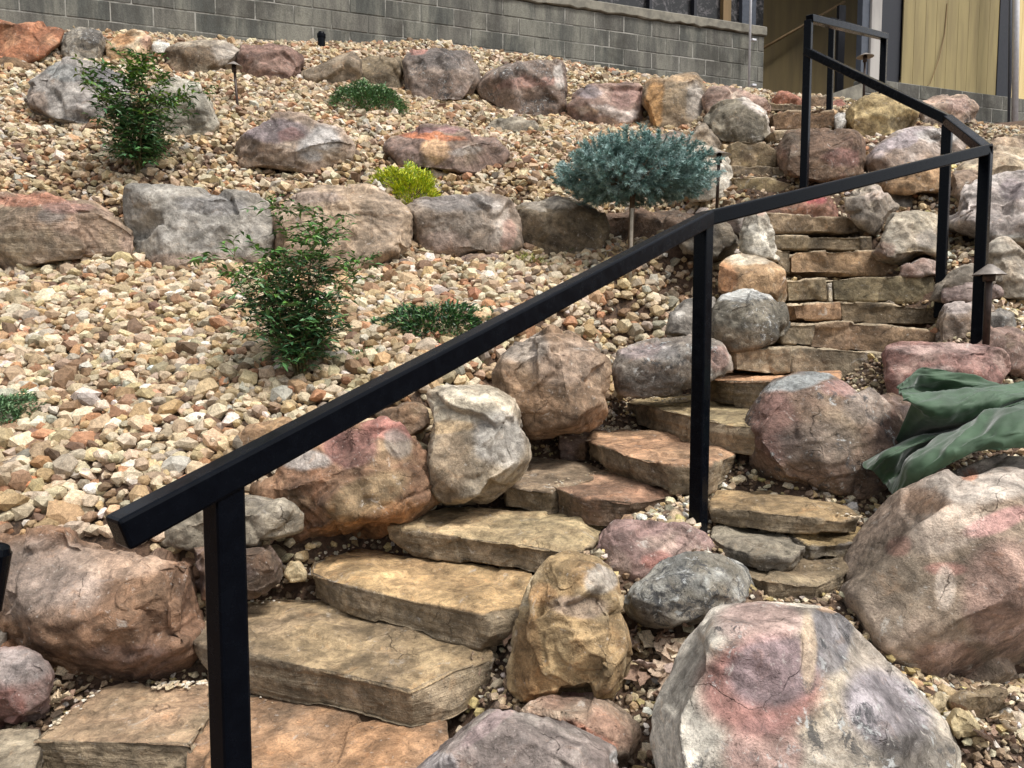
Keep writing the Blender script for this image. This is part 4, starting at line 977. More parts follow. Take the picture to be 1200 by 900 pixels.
def scatter(name, label, mat, zone, spacing, size, level, dlo, dhi, seed, layers=2, cols=None, sink=0.25, kind='stuff', squash=0.62):
    rnd = np.random.RandomState(seed)
    P_ = []
    for L in range(layers):
        gx = np.arange(-7.5, 8.5, spacing * (1 if L == 0 else 1.45)); gy = np.arange(dlo, dhi, spacing * (1 if L == 0 else 1.45))
        X, Y = np.meshgrid(gx, gy); X = X.ravel(); Y = Y.ravel()
        X = X + rnd.uniform(-.5, .5, len(X)) * spacing; Y = Y + rnd.uniform(-.5, .5, len(X)) * spacing
        keep = (X > -Y * 0.80 - 0.3) & (X < Y * 0.92 + 0.5)
        X, Y = X[keep], Y[keep]
        Z = ground(X, Y)
        P_.append(np.stack([X, Y, Z + (0 if L == 0 else 0.35 * size)], 1))
    p = np.concatenate(P_)
    px, py = project(p)
    k = zone(px, py, p) & (py > -40) & (py < 960)
    p = p[k]
    p = p[~inside_rock(p)]
    T, F = stone_templates(level, 14, seed)
    n = len(p)
    nv = len(T[0])
    V = np.empty((n, nv, 3), np.float32)
    sz = size * np.clip(rnd.lognormal(0, 0.32, n), 0.45, 2.1)
    ax = np.stack([rnd.uniform(0.8, 1.25, n), rnd.uniform(0.65, 0.95, n), rnd.uniform(squash - .12, squash + .18, n)], 1)
    rz = rnd.uniform(0, 2 * np.pi, n); rx = rnd.normal(0, 0.5, n); ry = rnd.normal(0, 0.4, n)
    t = rnd.randint(0, len(T), n)
    c, s = np.cos, np.sin
    R = np.empty((n, 3, 3))
    R[:, 0] = np.stack([c(rz) * c(ry), c(rz) * s(ry) * s(rx) - s(rz) * c(rx), c(rz) * s(ry) * c(rx) + s(rz) * s(rx)], 1)
    R[:, 1] = np.stack([s(rz) * c(ry), s(rz) * s(ry) * s(rx) + c(rz) * c(rx), s(rz) * s(ry) * c(rx) - c(rz) * s(rx)], 1)
    R[:, 2] = np.stack([-s(ry), c(ry) * s(rx), c(ry) * c(rx)], 1)
    TT = np.array(T)
    L = TT[t] * (ax * sz[:, None] * 0.5)[:, None, :]
    V = np.einsum('nij,nkj->nki', R, L) + p[:, None, :]
    V[:, :, 2] += (sz * (0.5 - sink) * squash)[:, None]
    Fc = (np.array(F)[t] + (np.arange(n) * nv)[:, None, None]).reshape(-1, 3)
    cc = GC if cols is None else np.array([lin(q, .82) for q, w in cols]); ww = GW if cols is None else np.array([w for q, w in cols]) / sum(w for q, w in cols)
    ci = rnd.choice(len(cc), n, p=ww)
    col = cc[ci] * rnd.uniform(0.58, 1.2, (n, 1)) * rnd.uniform(0.95, 1.05, (n, 3))
    col = np.repeat(col, nv, 0)
    me = mesh_np(name, V.reshape(-1, 3), Fc, False, col)
    TRIS[0] += len(Fc)
    o = link_mesh(name, me, mat)
    tag(o, label, 'gravel', None, kind)
    print(name, n, 'stones', len(Fc), 'tris')
    return o

def stair_edge(py):                       # left edge of the stair, in the photograph
    return np.interp(py, [0, 110, 170, 260, 300, 340, 420, 470, 500, 520, 600, 640, 690, 750, 800, 960],
                     [905, 905, 860, 862, 880, 835, 850, 720, 655, 610, 500, 400, 300, 240, 40, -100])
bed = lambda px, py, p: px < stair_edge(py) - 2
path = lambda px, py, p: (px >= stair_edge(py) - 14)
scatter('gravel', 'cream and tan river gravel covering the lower bed', M['gravel'], lambda a, b, p: bed(a, b, p), 0.040, 0.069, 2, 2.0, 4.9, 3)
scatter('gravel', 'cream and tan river gravel on the upper slope below the block wall', M['gravel'], lambda a, b, p: bed(a, b, p), 0.038, 0.062, 1, 4.9, 9.4, 4)
PC = [((214, 198, 168), 4), ((190, 168, 136), 3), ((212, 202, 186), 2), ((140, 120, 98), 3), ((104, 88, 74), 3), ((168, 142, 116), 2), ((204, 180, 130), 2)]
scatter('grit', 'small mixed grit and chips filling the gaps between steps and boulders', M['gravel'], path, 0.024, 0.024, 1, 1.3, 4.4, 5, layers=2, cols=PC)
scatter('grit', 'small stones between the upper steps and right hand boulders', M['gravel'], path, 0.042, 0.044, 1, 4.2, 9.4, 6, layers=1)
scatter('gravel', 'larger cream stones at the foot of the middle post and in the corners of the stair', M['gravel'],
        lambda a, b, p: path(a, b, p) & (((b > 555) & (b < 640) & (a > 735) & (a < 1030)) | ((a > 1060) & (b > 780) & (fbm(p * 6, 2) > -0.1)) | ((a > 740) & (a < 800) & (b > 730)) | ((a > 1180) & (b < 480) & (b > 340)) | ((a > 1080) & (b < 260)) | ((a > 1100) & (b < 345))), 0.040, 0.038, 2, 1.3, 6.4, 8, layers=1,
        cols=[((222, 208, 178), 5), ((206, 184, 146), 4), ((232, 228, 216), 3), ((180, 150, 116), 2), ((214, 196, 136), 1)])

# chips lying on the treads
def chips(name, label, spots, seed):
    rnd = np.random.RandomState(seed); V = []; Fs = []; Cc = []
    T, F = stone_templates(1, 8, seed)
    k = 0
    for (x0, y0, x1, y1, z, n, sz) in spots:
        for i in range(n):
            q = PZ(rnd.uniform(x0, x1) + rnd.normal() * 2, 0, 1) if False else None
            u = rnd.rand(); px = x0 + (x1 - x0) * u; py = y0 + (y1 - y0) * u + abs(rnd.normal()) * 4
            q = PZ(px, py, z)
            s = sz * rnd.uniform(0.5, 1.4) / 2
            a = rnd.uniform(0, 6.28); c, s_ = math.cos(a), math.sin(a)
            kt = rnd.randint(8); t = T[kt] * np.array([s * 1.2, s * .8, s * .5])
            t = np.stack([t[:, 0] * c - t[:, 1] * s_, t[:, 0] * s_ + t[:, 1] * c, t[:, 2]], 1)
            V.append(t + np.array([q.x, q.y, q.z + 0.2 * s + 0.006])); Fs.append(F[kt] + k * len(t)); k += 1
            Cc.append(np.repeat([np.array(GC[rnd.choice([0, 2, 3, 3, 5, 7])])], len(t), 0))
    me = mesh_np(name, np.concatenate(V), np.concatenate(Fs), False, np.concatenate(Cc))
    tag(link_mesh(name, me, M['gravel']), label, 'gravel', None, 'stuff')
chips('gravel_chips', 'little pale gravel chips scattered at the backs of the treads',
      [(700, 500, 765, 506, -0.53, 130, .014), (655, 512, 690, 505, -.53, 20, .012), (760, 466, 810, 468, -.40, 60, .013), (836, 437, 925, 439, -.27, 90, .014), (940, 440, 975, 446, -.27, 20, .012),
       (595, 545, 640, 541, -.655, 30, .012), (640, 570, 700, 552, -.655, 25, .011), (370, 652, 420, 641, -.89, 14, .010), (240, 715, 330, 700, -1.01, 40, .011), (400, 706, 560, 742, -1.01, 30, .010),
       (180, 803, 245, 800, -1.14, 60, .016), (60, 852, 120, 805, -1.14, 25, .012), (300, 815, 440, 833, -1.15, 30, .011), (980, 602, 1010, 606, -.66, 16, .012), (930, 650, 1000, 649, -.80, 24, .012)], 12)

# ------------------------------------------------------------------ handrails: square black tube
TUBE = 0.052
rail = empty('handrail', P(818, 610, 2.65), 'long black square tube handrail slanting across the whole picture, on four posts', 'handrail')
def tube_part(name, segs, parent, size=TUBE, bev=0.006):
    bm = bmesh.new()
    for a, b2, roll in segs: bar(bm, a, b2, size, size, roll, bev)
    o = bm_obj(name, bm, M['black_paint'])
    loc = Vector(segs[0][0])
    me = o.data; me.transform(Matrix.Translation(-loc)); o.location = loc - Vector(parent.location); o.parent = parent
    return o
def post(parent, px_top, py_top, px_bot, py_bot, d, down=0.25, yaw=0.6, size=TUBE):
    a = P(px_top, py_top, d); b2 = P(px_bot, py_bot, d)
    b2 = Vector(((a.x + b2.x) / 2, d, b2.z - down)); a = Vector((b2.x, d, a.z))
    return tube_part('post', [(b2, a, Vector((math.cos(yaw), math.sin(yaw), 0)))], parent, size)
p1 = P(265, 557, 1.24); pk = P(829, 256, 2.65); dirr = (pk - p1)
pend = p1 - dirr * 0.195
for t in np.linspace(0.05, 0.4, 200):
    q = p1 - dirr * t
    u, w = project(np.array([list(q)]))
    if u[0] <= 138: pend = q; break
pA = P(1155, 176, 3.75); pB = P(1110, 140, 4.4); pC = P(945, 60, 5.5)
YW = math.atan2(dirr.y, dirr.x)
def ext(a, b2, k): return b2 + (b2 - a).normalized() * k
bm = bmesh.new()
tube_part('top_rail', [(pend, ext(pend, pk, 0.012), None), (ext(pA, pk, 0.012), ext(pk, pA, 0.026), None)], rail)
tube_part('top_rail', [(pA - (pB - pA).normalized() * 0.02, ext(pA, pB, 0.01), None), (ext(pC, pB, 0.01), ext(pB, pC, 0.0), None)], rail)
post(rail, 265, 566, 268, 900, 1.24, down=0.35, yaw=YW + 0.02)
post(rail, 826, 262, 817, 612, 2.65, down=0.2, yaw=YW - 0.1)
post(rail, 1155, 180, 1146, 392, 3.75, down=0.25, yaw=0.75)
post(rail, 1111, 146, 1102, 322, 4.4, down=0.25, yaw=0.85)
cfoot = P(942, 210, 5.5)
rail2 = empty('handrail', cfoot, 'short black handrail frame on three posts at the top of the stair', 'handrail')
ctop = P(950, 22, 5.5); e_top = P(1037, 43, 6.8); d_top = P(974, 24, 7.4)
post(rail2, 949, 24, 941, 210, 5.5, down=0.25, yaw=0.9)
post(rail2, 1037, 46, 1031, 162, 6.8, down=0.2, yaw=0.9)
post(rail2, 975, 27, 972, 129, 7.4, down=0.2, yaw=0.9)
tube_part('top_rail', [(ctop - (e_top - ctop).normalized() * 0.025, ext(ctop, e_top, 0.026), None)], rail2)
tube_part('top_rail', [(e_top, d_top, None)], rail2)

# ------------------------------------------------------------------ block wall, house
VPX = (3200 - 600) / F_PX
def wall_d(px, D0): return D0 / (1 - ((px - 600) / F_PX) / VPX)
def WP(px, py, D0): return P(px, py, wall_d(px, D0))
WD = Vector((VPX, 1, 0)).normalized(); WN = Vector((-WD.y, WD.x, 0)); WANG = math.atan2(WD.y, WD.x)

m, nt, b = new_mat('weathered_concrete_block'); g = N(nt)
oi = g.node('ShaderNodeObjectInfo')
geo = g.node('ShaderNodeNewGeometry')
v = geo.outputs['Position']
mp = g.node('ShaderNodeMapping'); mp.inputs['Scale'].default_value = (1, 1, 0.16); g.link(v, mp.inputs['Vector'])
streak = g.noise(mp.outputs[0], 3.2, 7, 0.72, 0.3); blot = g.noise(v, 1.1, 6, 0.7); fine = g.noise(v, 60, 5, 0.7)
c_ = g.mixc(g.ramp(oi.outputs['Random'], 0, 1), lin((74, 76, 72)), lin((94, 92, 86)))
c_ = g.mixc(g.ramp(streak, 0.40, 0.66, 0, 0.75), c_, lin((136, 134, 122)))
c_ = g.mixc(g.ramp(streak, 0.46, 0.32, 0, 0.7), c_, lin((70, 68, 62)))
c_ = g.mixc(g.ramp(blot, 0.50, 0.66, 0, 0.7), c_, lin((62, 60, 54)))
kk = g.ramp(fine, 0.3, 0.7, 0.8, 1.2)
kc = g.node('ShaderNodeCombineColor')
for i in range(3): g.link(kk, kc.inputs[i])
g.link(g.mixc(1.0, c_, kc.outputs[0], 'MULTIPLY'), b.inputs['Base Color'])
g.link(g.bump(fine, 0.7, 0.006), b.inputs['Normal']); b.inputs['Roughness'].default_value = 0.95
M['block'] = m
m, nt, b = new_mat('pale_mortar'); g = N(nt)
geo = g.node('ShaderNodeNewGeometry'); n1 = g.noise(geo.outputs['Position'], 3, 6, 0.7); n2 = g.noise(geo.outputs['Position'], 40, 4)
c_ = g.mixc(g.ramp(n1, 0.42, 0.58), lin((92, 92, 86)), lin((160, 158, 150)))
g.link(g.mixc(g.ramp(n2, 0.3, 0.7, 0, .3), c_, lin((120, 116, 106))), b.inputs['Base Color']); b.inputs['Roughness'].default_value = 0.95
M['mortar'] = m
M['cap'] = plain('stained_concrete_cap', (126, 122, 110), 0.9, 0, 9, 0.3, 0.01)

def mesh_box(sx, sy, sz, bev=0.006):
    bm = bmesh.new(); r = bmesh.ops.create_cube(bm, size=1, matrix=Matrix.Diagonal((sx, sy, sz, 1)))
    bmesh.ops.bevel(bm, geom=list(bm.edges), offset=bev, segments=1, affect='EDGES')
    me = bpy.data.meshes.new('block'); bm.to_mesh(me); bm.free(); return me

def block_wall(parent, a, length, z0, z1, bl=0.40, bh=0.20, thick=0.2, first=0):
    """courses of blocks with recessed mortar; a = start on the face line"""
    J = 0.010
    full = mesh_box(bl - J, thick, bh - J); full.materials.append(M['block'])
    rnd = random.Random(int(length * 100))
    n = int(round((z1 - z0) / bh)); pl = Vector(parent.location)
    bmm = bmesh.new()
    mid = a + WD * (length / 2) + WN * (thick / 2 - 0.001)
    box(bmm, (0, 0, 0), (length - 0.01, thick - 0.012, n * bh - 0.004), WANG)
    mo = bm_obj('mortar', bmm, M['mortar'], parent); mo.location = Vector((mid.x, mid.y, (z0 + z0 + n * bh) / 2)) - pl
    for r in range(n):
        x = -(bl / 2 if (r + first) % 2 else 0)
        while x < length - 0.02:
            lo, hi = max(x, 0), min(x + bl, length)
            w = hi - lo - J
            if w > 0.03:
                if abs(w - (bl - J)) < 1e-3: me = full
                else:
                    me = mesh_box(w, thick, bh - J); me.materials.append(M['block'])
                o = bpy.data.objects.new('concrete_block', me); C.objects.link(o); o.parent = parent
                q = a + WD * ((lo + hi) / 2) + WN * (thick / 2 + rnd.uniform(-0.003, 0.003))
                o.location = Vector((q.x, q.y, z0 + bh * (r + 0.5))) - pl
                o.rotation_euler = (rnd.uniform(-.004, .004), rnd.uniform(-.004, .004), WANG)
            x += bl
wa = WP(-60, 40, 9.8); wb = WP(891, 40, 9.8)
TOPZ = WP(885, 34, 9.8).z
wall = empty('block_wall', Vector((wa.x, wa.y, 3.0)) + WD * 5, 'long weathered grey concrete block retaining wall across the top left', 'retaining wall')
L_ = (wb - wa).length if False else (Vector((wb.x, wb.y, 0)) - Vector((wa.x, wa.y, 0))).length
WH = TOPZ - 0.13
block_wall(wall, Vector((wa.x, wa.y, 0)), L_, WH - 0.21 * 9, WH, 0.42, 0.21)
bm = bmesh.new()
mid = Vector((wa.x, wa.y, 0)) + WD * (L_ / 2 + 0.01) + WN * 0.1
box(bm, (0, 0, 0), (L_ + 0.04, 0.26, 0.13), WANG, 0.012)
bmesh.ops.subdivide_edges(bm, edges=[e for e in bm.edges if e.calc_length() > 2], cuts=90)
for v_ in bm.verts:
    if v_.co.z < 0: v_.co.z += random.Random(int(v_.co.x * 31)).uniform(-0.012, 0.02)
cap = bm_obj('wall_cap', bm, M['cap'], wall); cap.location = Vector((mid.x, mid.y, WH + 0.067)) - Vector(wall.location)

def wmat_siding(name, c1, c2):
    m, nt, b = new_mat(name); g = N(nt)
    v = g.coords(True, (1, 1, 0.12)); n = g.noise(v, 9, 4, 0.55, 0.1); n2 = g.noise(v, 120, 3)
    g.link(g.mixc(g.ramp(n, 0.3, 0.7), lin(c1), lin(c2)), b.inputs['Base Color'])
    g.link(g.bump(n2, 0.4, 0.003), b.inputs['Normal']); b.inputs['Roughness'].default_value = 0.7
    return m
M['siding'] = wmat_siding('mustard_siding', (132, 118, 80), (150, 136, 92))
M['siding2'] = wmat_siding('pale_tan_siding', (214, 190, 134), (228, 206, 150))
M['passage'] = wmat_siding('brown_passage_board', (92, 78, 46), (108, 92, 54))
M['dark_trim'] = plain('dark_navy_trim', (24, 26, 34), 0.5, 0, 20, 0.2)
M['grey_wood'] = wmat_siding('grey_painted_wood', (150, 146, 142), (176, 172, 166))
M['blue_grey'] = plain('blue_grey_trim', (72, 78, 88), 0.5, 0, 20, 0.15)
M['wood'] = wmat_siding('stained_wood', (116, 94, 60), (136, 110, 72))

H0 = 9.0
house = empty('house', WP(1100, 110, H0), 'house corner with mustard vertical siding, dark trim and a block foundation at the top right', 'house')
HL = Vector(house.location)
def wall_piece(name, x0, x1, yb, yt_z, D0, thick, mat, parent, proud=0.0, yb2=None, bev=0.0):
    a, c2 = WP(x0, 100, D0), WP(x1, 100, D0)
    zb = WP((x0 + x1) / 2, yb, D0).z
    a.z = c2.z = 0
    L = (c2 - a).length; mid = (a + c2) / 2 + WN * (thick / 2 - proud)
    bm = bmesh.new(); box(bm, (0, 0, 0), (L, thick, yt_z - zb), WANG, bev)
    o = bm_obj(name, bm, mat, parent); o.location = Vector((mid.x, mid.y, (yt_z + zb) / 2)) - Vector(parent.location)
    return o
FT = WP(1100, 104, H0).z                      # foundation top
ROOF = 8.5
# siding boards, one by one, with open grooves between
def boards(x0, x1, mat, parent, w=0.2):
    a, c2 = WP(x0, 100, H0), WP(x1, 100, H0); a.z = c2.z = 0
    n = max(1, int(round((c2 - a).length / w))); s = (c2 - a).length / n
    me = mesh_box(s - 0.002, 0.02, ROOF - FT, 0.003); me.materials.append(mat)
    for i in range(n):
        q = a + WD * (s * (i + 0.5)) + WN * 0.01
        o = bpy.data.objects.new('siding_board', me); C.objects.link(o); o.parent = parent
        o.location = Vector((q.x, q.y, (ROOF + FT) / 2)) - HL; o.rotation_euler = (0, 0, WANG)
boards(1056, 1167, M['siding'], house); boards(1183, 1330, M['siding2'], house)
wall_piece('sheathing', 1056, 1330, 108, ROOF, H0 + 0.022, 0.15, M['dark_trim'], house)
wall_piece('corner_trim', 1166, 1183.5, 116, ROOF, H0, 0.05, M['dark_trim'], house, 0.03, bev=0.004)
wall_piece('door_panel', 1031.5, 1056, 98, ROOF, H0, 0.12, M['dark_trim'], house, -0.04, bev=0.004)
wall_piece('porch_column', 1019, 1031, 94, ROOF, H0 - 0.02, 0.12, M['grey_wood'], house, 0.0, bev=0.006)
wall_piece('door_frame', 1008, 1017.5, 92, ROOF, H0 + 0.02, 0.1, M['blue_grey'], house, 0.0, bev=0.004)
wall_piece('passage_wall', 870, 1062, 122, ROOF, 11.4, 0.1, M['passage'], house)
wall_piece('passage_post', 981, 988.5, 108, WP(984, 6, 10.6).z, 10.6, 0.06, M['dark_trim'], house)
bm = bmesh.new(); cyl(bm, WP(890, 59, 11.2) - HL, WP(990, 2, 11.2) - HL, 0.022)
bm_obj('wall_handrail', bm, M['wood'], house, smooth=True)
wall_piece('shade_soffit', 640, 1400, 100, ROOF, 10.2, 3.4, M['dark_trim'], house)  # unseen overhang above the view, put in to shade the passage and porch
for q_ in [o_ for o_ in C.objects if o_.name.startswith('shade_soffit')]:
    q_.scale.z = 0.12 / (ROOF - WP(1020, 100, 10.2).z); q_.location.z = 8.3 - HL.z
fa = WP(1012, 100, 8.95); fb = WP(1330, 100, 8.95)
fa.z = fb.z = 0
block_wall(house, fa, (fb - fa).length, FT - 1.0 - 0.006, FT - 0.006, 0.4, 0.2, first=1)
bm = bmesh.new()                               # stucco wedge running down from the foundation into the passage
w0, w1 = WP(1011, 97, 8.93), WP(968, 112, 8.93)
pr = [w1, w0, Vector((w0.x, w0.y, 2.4)), Vector((w1.x, w1.y, 2.4))]
fr = [bm.verts.new(q - HL) for q in pr]; bk = [bm.verts.new(q - HL + WN * 0.5) for q in pr]
bm.faces.new(fr); bm.faces.new(bk[::-1])
for i in range(4): bm.faces.new((fr[i], bk[i], bk[(i + 1) % 4], fr[(i + 1) % 4]))
bm_obj('foundation_wedge', bm, M['cap'], house)

# screened opening above the block wall
porch = empty('screened_porch', WP(800, 20, 10.6), 'dark screened porch opening with wooden posts above the right end of the block wall', 'porch')
m, nt, b = new_mat('dark_screen'); g = N(nt)
v = g.coords(False); w_ = g.noise(v, 5, 8, 0.8, 1.0); w2 = g.noise(v, 22, 6, 0.8)
g.link(g.mixc(g.ramp(g.math('ADD', w_, g.math('MULTIPLY', w2, .4)), 0.68, 0.82), lin((22, 22, 22)), lin((96, 92, 92))), b.inputs['Base Color'])
b.inputs['Roughness'].default_value = 0.35
M['screen'] = m
TZ = WP(800, 24, 10.6).z
wall_piece('screen_panel', 660, 892, 50, ROOF, 10.7, 0.03, M['screen'], porch)
for x0, x1, mt in ((846, 855, 'wood'), (868, 884, 'blue_grey'), (760, 763, 'dark_trim'), (700, 703, 'dark_trim'), (812, 815, 'dark_trim')):
    wall_piece('porch_post', x0, x1, 50, ROOF, 10.6, 0.09, M[mt], porch)
wall_piece('bottom_rail', 660, 846, 48, WP(750, 13, 10.6).z, 10.55, 0.04, M['dark_trim'], porch)

def pipe(name, label, cat, x, y0, y1, D0, r, mat, parts):
    bot, top = WP(x + parts, y1, D0), WP(x, y0, D0)
    bot = Vector((top.x, top.y, bot.z))
    bm = bmesh.new(); cyl(bm, (0, 0, 0), (0, 0, top.z - bot.z), r, seg=16)
    o = bm_obj(name, bm, mat, None, bot, True)
    o.data.polygons.foreach_set('use_smooth', [len(p_.vertices) < 6 for p_ in o.data.polygons])
    tag(o, label, cat)
    return o
c1 = pipe('conduit_pipe', 'thin white vertical conduit at the end of the block wall', 'pipe', 883.5, -160, 112, 9.55, 0.016, M['white_pipe'], 0)
for yy in (47, 100):
    q = WP(883, yy, 9.62) - Vector(c1.location); bm = bmesh.new(); box(bm, q, (0.07, 0.05, 0.03), WANG, 0.004); bm_obj('pipe_clamp', bm, M['white_pipe'], c1)
d1 = empty('downpipe', WP(1188, 158, 8.6), 'thick white downpipe pair running down the right corner of the house', 'downpipe')
for x, r in ((1193, 0.042), (1186, 0.018)):
    t0, b0 = WP(x, -160, 8.6), WP(x - 4, 160, 8.6); bm = bmesh.new(); cyl(bm, b0 - Vector(d1.location), t0 - Vector(d1.location), r, seg=18)
    bm_obj('pipe', bm, M['white_pipe'] if r > .03 else M['blue_grey'], d1, smooth=True)
bm = bmesh.new(); q0 = WP(1109, -20, H0 - .05)
pts = [WP(1110, 4, H0 - .03), WP(1107, 40, H0 - .03), WP(1100, 70, H0 - .05), WP(1090, 98, H0 - .04), WP(1087, 100, H0 - .04)]
for a_, b_ in zip(pts, pts[1:]): cyl(bm, a_ - pts[0], b_ - pts[0], 0.006, seg=6)
tag(bm_obj('hanging_cord', bm, M['wood'], None, pts[0]), 'thin pale cord hanging against the mustard siding', 'cord')

# ------------------------------------------------------------------ path lights, vent pipe, stake, fitting at the left edge
def path_light(label, px, py_top, px_b, py_bot, d, hat_r, hat_h, mat='hat', tilt=0.0, stem=0.012):
    top = P(px, py_top, d); bot = P(px_b, py_bot, d)
    o = empty('path_light', bot, label, 'path light', 'bronze path lights')
    t = top - bot
    bm = bmesh.new(); cyl(bm, Vector((0, 0, -0.1)), t * 0.97, stem, seg=10); bm_obj('stem', bm, M['bronze'], o, smooth=True)
    bm = bmesh.new(); cyl(bm, t * 0.97 - Vector((0, 0, 0.075)), t - Vector((0, 0, hat_h * .7)), stem * 1.7, seg=12); bm_obj('collar', bm, M['bronze'], o, smooth=True)
    bm = bmesh.new(); prof = [(0.002, 0), (0.14, -0.06), (0.45, -0.38), (0.97, -0.94), (1.0, -1.0), (0.95, -1.0), (0.4, -0.5), (0.002, -0.2)]
    seg = 28; rings = [[bm.verts.new(t + Vector((math.cos(k * 2 * math.pi / seg) * r * hat_r, math.sin(k * 2 * math.pi / seg) * r * hat_r, z * hat_h))) for k in range(seg)] for r, z in prof]
    for a_, b_ in zip(rings, rings[1:]):
        for k in range(seg): bm.faces.new((a_[k], a_[(k + 1) % seg], b_[(k + 1) % seg], b_[k]))
    bm_obj('hat', bm, M[mat], o, smooth=True)
    return o
path_light('tall bronze path light standing in gravel left of the big mauve and white boulder', 274, 72, 281, 146, 6.7, 0.075, 0.045)
path_light('bronze path light with a flat hat right of the blue spruce', 843, 177, 840, 236, 5.6, 0.088, 0.03)
path_light('small path light seen behind the far handrail posts by the house door', 1014, 62, 1012, 122, 7.9, 0.085, 0.04)
path_light('path light with a cone hat just right of the corner post', 1160, 309, 1156, 388, 3.66, 0.074, 0.055, stem=0.016)
bm = bmesh.new(); q = P(377, 66, 8.5); cyl(bm, (0, 0, -0.1), (0, 0, .2), 0.04, seg=18); cyl(bm, (0, 0, .2), (0, 0, .235), 0.047, seg=18); cyl(bm, (0, 0, .236), (0, 0, .26), 0.038, 0.03, seg=18)
tag(bm_obj('vent_pipe', bm, M['black_paint'], None, q), 'short black capped pipe sticking up from gravel by the block wall', 'pipe')
bm = bmesh.new(); a_ = P(-20, 668, 1.75); cyl(bm, (0, 0, 0), P(6, 648, 1.75) - P(-2, 715, 1.75), 0.027, 0.034, 24); cyl(bm, P(6, 648, 1.75) - P(-2, 715, 1.75), P(8, 640, 1.75) - P(-2, 715, 1.75), 0.034, 0.026, 24); cyl(bm, (-.06, 0, -.3), (-0.01, 0, .01), 0.008, seg=12)
tag(bm_obj('spotlight', bm, M['black_paint'], None, P(-13, 715, 1.75)), 'black garden spotlight cut off by the left edge of the photo', 'spotlight')

# ------------------------------------------------------------------ plants
rnd = np.random.RandomState(21)
def leaf_mesh(points, dirs, ups, length, width, cols, fold=0.25, droop=0.2):
    """pointed leaves, four triangles each, folded along the midrib"""
    n = len(points)
    d = dirs / np.linalg.norm(dirs, axis=1, keepdims=True)
    s = np.cross(d, ups); s /= np.maximum(np.linalg.norm(s, axis=1, keepdims=True), 1e-6)
    u = np.cross(s, d)
    L = length[:, None]; Wd = width[:, None]
    b0 = points; mid = points + d * L * 0.45 - u * L * 0.02; tip = points + d * L - u * L * droop
    l = mid + s * Wd * 0.5 + u * Wd * fold; r = mid - s * Wd * 0.5 + u * Wd * fold
    V = np.stack([b0, l, mid, r, tip], 1).reshape(-1, 3)
    F = np.array([[0, 2, 1], [0, 3, 2], [1, 2, 4], [2, 3, 4]])
    Fa = (F[None] + (np.arange(n) * 5)[:, None, None]).reshape(-1, 3)
    return V, Fa, np.repeat(cols, 5, 0)

def pick(cols, n, rnd, k=1.0):
    c = np.array([lin(q, k) for q in cols])[rnd.randint(0, len(cols), n)]
    return c * rnd.uniform(0.7, 1.3, (n, 1))

def shrub(name, label, base, height, spread, nstem, seed, leaf, cols, twigs=9, per=9, lean=(0, 0), fill=1.0, top_cols=None):
    """several cane stems, each carrying side twigs with paired pointed leaflets"""
    r = np.random.RandomState(seed)
    root = empty(name, base, label, 'shrub')
    bm = bmesh.new(); Pt, Dr, Cl = [], [], []
    for s in range(nstem):
        a = 2 * math.pi * (s + r.rand() * .7) / nstem; out = spread * r.uniform(0.15, 1.0)
        h = height * r.uniform(0.55, 1.0) * (1 - 0.35 * (out / spread) ** 2)
        P0 = Vector((math.cos(a) * .02, math.sin(a) * .02, -0.03)); prev = P0; pts = []
        for k in range(1, 9):
            t = k / 8
            q = Vector((math.cos(a) * out * t ** 1.4 + lean[0] * t + r.normal() * .008, math.sin(a) * out * t ** 1.4 * .8 + lean[1] * t + r.normal() * .008, h * t))
            cyl(bm, prev, q, 0.0055 * (1.15 - t), 0.0055 * (1.05 - t), 5); prev = q; pts.append(q)
        for k in range(int(twigs * fill)):
            t = r.uniform(0.12, 1.0); i = min(int(t * 8), 7); o = pts[i]
            ta = r.uniform(0, 2 * math.pi); el = r.uniform(-0.15, 0.75)
            d = Vector((math.cos(ta) * math.cos(el), math.sin(ta) * math.cos(el), math.sin(el)))
            L = height * r.uniform(0.10, 0.22) * (1.15 - 0.45 * t)
            cyl(bm, o, o + d * L, 0.0022, 0.001, 4)
            up = t > 0.75
            for j in range(per):
                u = (j + 1) / per; q = o + d * L * u + Vector(r.normal(size=3)) * 0.006
                side = d.cross(Vector((0, 0, 1))).normalized() * (1 if j % 2 else -1)
                dd = (d * 0.6 + side * r.uniform(0.5, 1.0) + Vector(r.normal(size=3)) * 0.25)
                Pt.append(q); Dr.append(dd); Cl.append(up and r.rand() < 0.75)
    Pt, Dr, Cl = np.array([list(q) for q in Pt]), np.array([list(q) for q in Dr]), np.array(Cl)
    n = len(Pt)
    c = pick(cols, n, r); 
    if top_cols: c[Cl] = pick(top_cols, Cl.sum(), r)
    V, Fa, cc = leaf_mesh(Pt, Dr, np.tile([0, 0, 1.0], (n, 1)) + r.normal(size=(n, 3)) * .35, leaf[0] * r.uniform(.6, 1.25, n), leaf[1] * r.uniform(.7, 1.2, n), c)
    link_mesh('foliage', mesh_np('foliage', V, Fa, False, cc), M['leaf'], root)
    bm_obj('stem', bm, M['stem'], root, smooth=True)
    TRIS[0] += len(Fa)
    return root
g1 = hit(163, 212); g2 = hit(352, 448)
DG = [(54, 92, 48), (70, 110, 60), (44, 78, 46), (84, 124, 66), (62, 100, 64)]
TG = [(96, 130, 50), (116, 146, 58), (78, 116, 46)]
shrub('leafy_shrub', 'tall dark green multi stemmed shrub in front of the pale grey boulder', g1, 1.04, 0.44, 17, 31, (0.062, 0.021), DG, 22, 9, top_cols=TG, lean=(0.03, 0))
